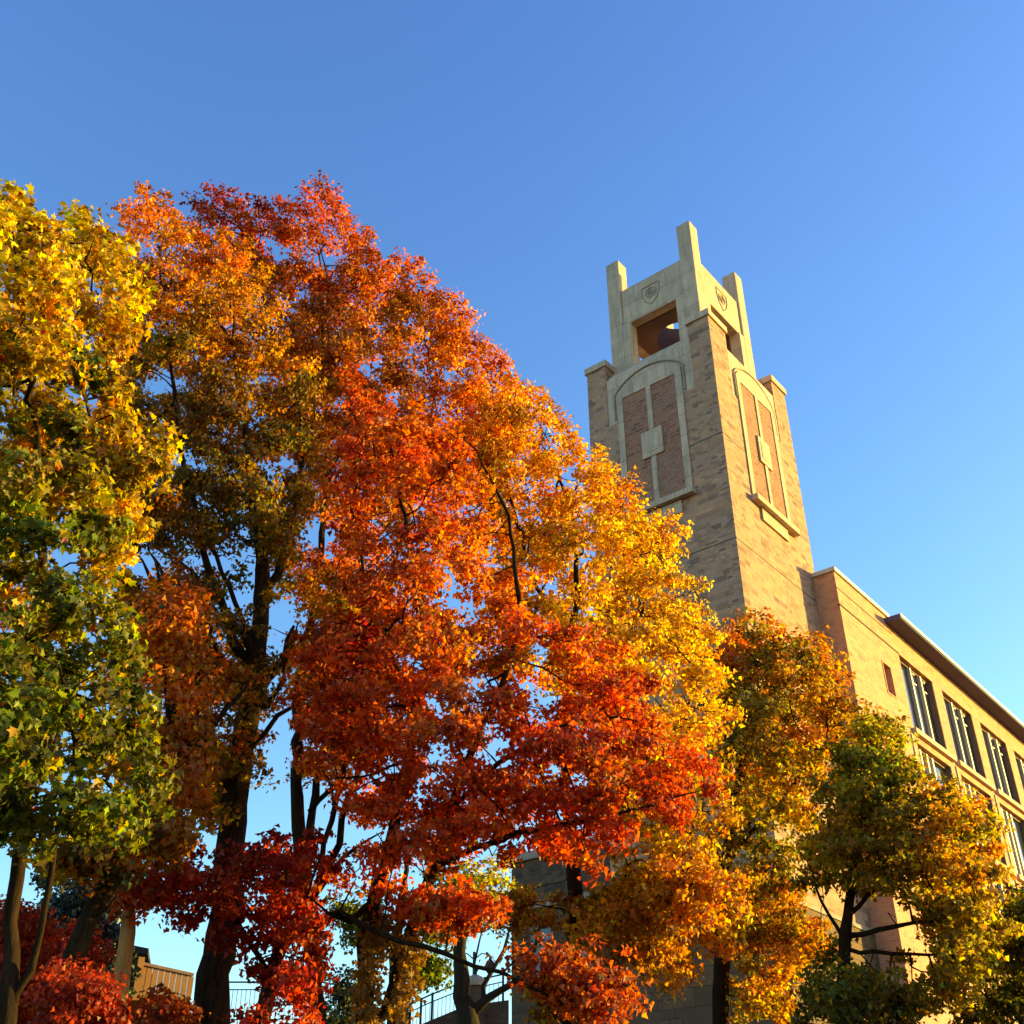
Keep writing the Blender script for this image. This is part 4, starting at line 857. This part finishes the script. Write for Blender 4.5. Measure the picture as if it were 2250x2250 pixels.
# grey trunk in front of the pillar
tree('grey_tree', 'bare smooth grey trunk forking in front of the domed pillar', 27.0,
     [[(885, 1932, 27, .26), (882, 1910, 27, .24), (873, 1880, 27, .20), (866, 1820, 27, .155), (866, 1770, 27, .145), (868, 1700, 27, .13), (860, 1640, 27, .09)],
      [(890, 1915, 27, .13), (918, 1885, 27, .10), (945, 1870, 26.9, .085), (975, 1850, 26.8, .07), (1010, 1790, 26.7, .05), (1030, 1700, 26.7, .03)],
      [(915, 1888, 27, .06), (908, 1860, 27, .055), (930, 1830, 27, .05), (952, 1795, 27, .04), (965, 1740, 27, .025)]],
     [([(800, 1640), (960, 1620), (970, 1700), (940, 1760), (900, 1745), (840, 1740), (800, 1700)], 1.2, 1, 27)],
     [(850, 1690, 'oli', 1), (930, 1660, 'ygr', 1), (950, 1700, 'yel', .8)], leaf=.11, leaves=1600, attr=110, spray=.32, bark_='barkgrey')
# dim leafy tree behind the railing
tree('maple_tree', 'dull olive tree in shade behind the vine covered stems', 29.0,
     [[(742, 1930, 29, .14), (745, 1800, 29, .12), (760, 1700, 29, .09), (770, 1600, 29, .05)],
      [(745, 1790, 29, .06), (690, 1750, 29, .045), (655, 1730, 29, .02)], [(758, 1720, 29, .06), (820, 1740, 29, .045), (850, 1760, 29, .02)]],
     [([(640, 1700), (720, 1690), (740, 1760), (720, 1800), (650, 1790)], .9, .5, 29), ([(770, 1690), (880, 1690), (860, 1790), (820, 1790), (780, 1760)], .9, .6, 29), ([(775, 1790), (820, 1800), (840, 1860), (800, 1870), (770, 1840)], .6, .25, 29)],
     [(680, 1740, 'oli', 1), (820, 1740, 'oli', 1), (800, 1830, 'grn', 1)], leaf=.12, leaves=3200, attr=220, spray=.34)
# evergreens behind
for (px, top, bot, wd, hh_, lab) in ((165, 1570, 1900, 60, 30, 'dark evergreen behind the leaning trunk, the taller of two'), (90, 1630, 1900, 45, 32, 'dark evergreen beside the left edge trunk, the shorter of two')):
    tree('evergreen_tree', lab, float(hh_), [[(px, bot, hh_, .16), (px + 2, (top + bot) / 2, hh_, .10), (px, top + 25, hh_, .02)]],
         [([(px - 6, top), (px + 8, top), (px + wd * .6, top + 70), (px + wd * .55, top + 90), (px + wd, top + 150), (px + wd * .9, top + 180), (px + wd * 1.25, top + 250), (px + wd * 1.2, bot), (px - wd * 1.2, bot), (px - wd * 1.2, top + 240), (px - wd * .85, top + 170), (px - wd, top + 140), (px - wd * .55, top + 80)], 1.5, 1, float(hh_))],
         [(px, top, 'dark', 1), (px, bot, 'dark', 1)], leaf=.13, leaves=7000, attr=320, spray=.34, leafm='leafgreen', group=None)
# bushes
def bush(label, h, px0, px1, top, cols, leaves, leaf=.08, dep=1.0, spray=.26, name='shrub', lm='leaf', att=150):
    mid = (px0 + px1) / 2; w_ = (px1 - px0) / 2
    poly = [(px0, 1990), (px0 + w_ * .05, top + 60), (px0 + w_ * .4, top + 22), (mid - w_ * .1, top), (mid + w_ * .35, top + 12), (px1 - w_ * .3, top + 34), (px1 - w_ * .05, top + 70), (px1, 1990)]
    tree(name, label, h, [[(mid, 1985, h, .05), (mid + 4, 1930, h, .035), (mid, top + 40, h, .015)], [(mid, 1975, h, .03), (mid - w_ * .5, 1930, h, .02)], [(mid, 1975, h, .03), (mid + w_ * .5, 1930, h, .02)]],
         [(poly, dep, 1, h)], cols, leaf=leaf, leaves=leaves, attr=att, spray=spray, cat='shrub', leafm=lm)
bush('crimson shrub at the lower left corner between the trunks', 19.0, -60, 110, 1690, [(30, 1760, 'crim', 1), (60, 1850, 'crim', 1), (10, 1700, 'red', .8)], 5500, att=220)
bush('bright red shrub under the leaning trunk', 13.0, 70, 230, 1815, [(150, 1850, 'red', .8), (180, 1880, 'crim', 1), (120, 1900, 'crim', 1)], 5000, leaf=.06, spray=.2, att=230)
bush('dark red shrub in front of the dark house, below the timber fence', 17.0, 225, 365, 1866, [(280, 1870, 'crim', 1), (340, 1880, 'red', .8), (250, 1900, 'brn', 1)], 4200, att=190)
bush('dull crimson shrub behind the leaning trunk and the dark house', 22.0, 60, 215, 1735, [(120, 1780, 'crim', 1), (180, 1800, 'crim', 1)], 3000, att=150)
bush('dark green shrub between the railing and the vine covered stem', 31.0, 615, 690, 1822, [(650, 1850, 'dark', 1), (640, 1840, 'oli', .6)], 2600, leaf=.10, lm='leafgreen', att=130)
# ochre vine climbing the middle stems
vb = P(700, 1900, 14.7); vz = float(ground_z(vb[0], vb[1]))
vine = empty('climbing_vine', (vb[0], vb[1], vz)); tag(vine, 'ochre leaved vine climbing the double trunk of the red maple', 'vine')
vp = [P(x_, y_, 14.75) for x_, y_ in ((690, 1925), (702, 1880), (692, 1840), (705, 1800), (712, 1770), (760, 1890), (768, 1850), (775, 1800), (738, 1760))]
o3 = np.array(vine.location); c0 = np.concatenate([p[None] + rng.normal(size=(95, 3)) * np.array([.09, .07, .13]) for p in vp]); m_ = len(c0)
nr = rng.normal(size=(m_, 3)) * .5 + np.array([.3, -.9, .3]); nr /= np.linalg.norm(nr, axis=1)[:, None]
me = leaf_mesh('foliage', c0 - o3, nr, rng.normal(size=(m_, 3)) * .4 + np.array([0, 0, -1]), .085 * rng.uniform(.7, 1.2, m_), np.array(PAL['och'])[None] * (.5 + .3 * rng.uniform(size=(m_, 1))), 'leaf', True)
o = bpy.data.objects.new('foliage', me); col.objects.link(o); o.parent = vine
MB().tube([p - o3 for p in vp[:5]], [.018, .016, .014, .012, .006], 5).build('stem', 'bark', vine)
#TREES-END
print(TREE_STATS)
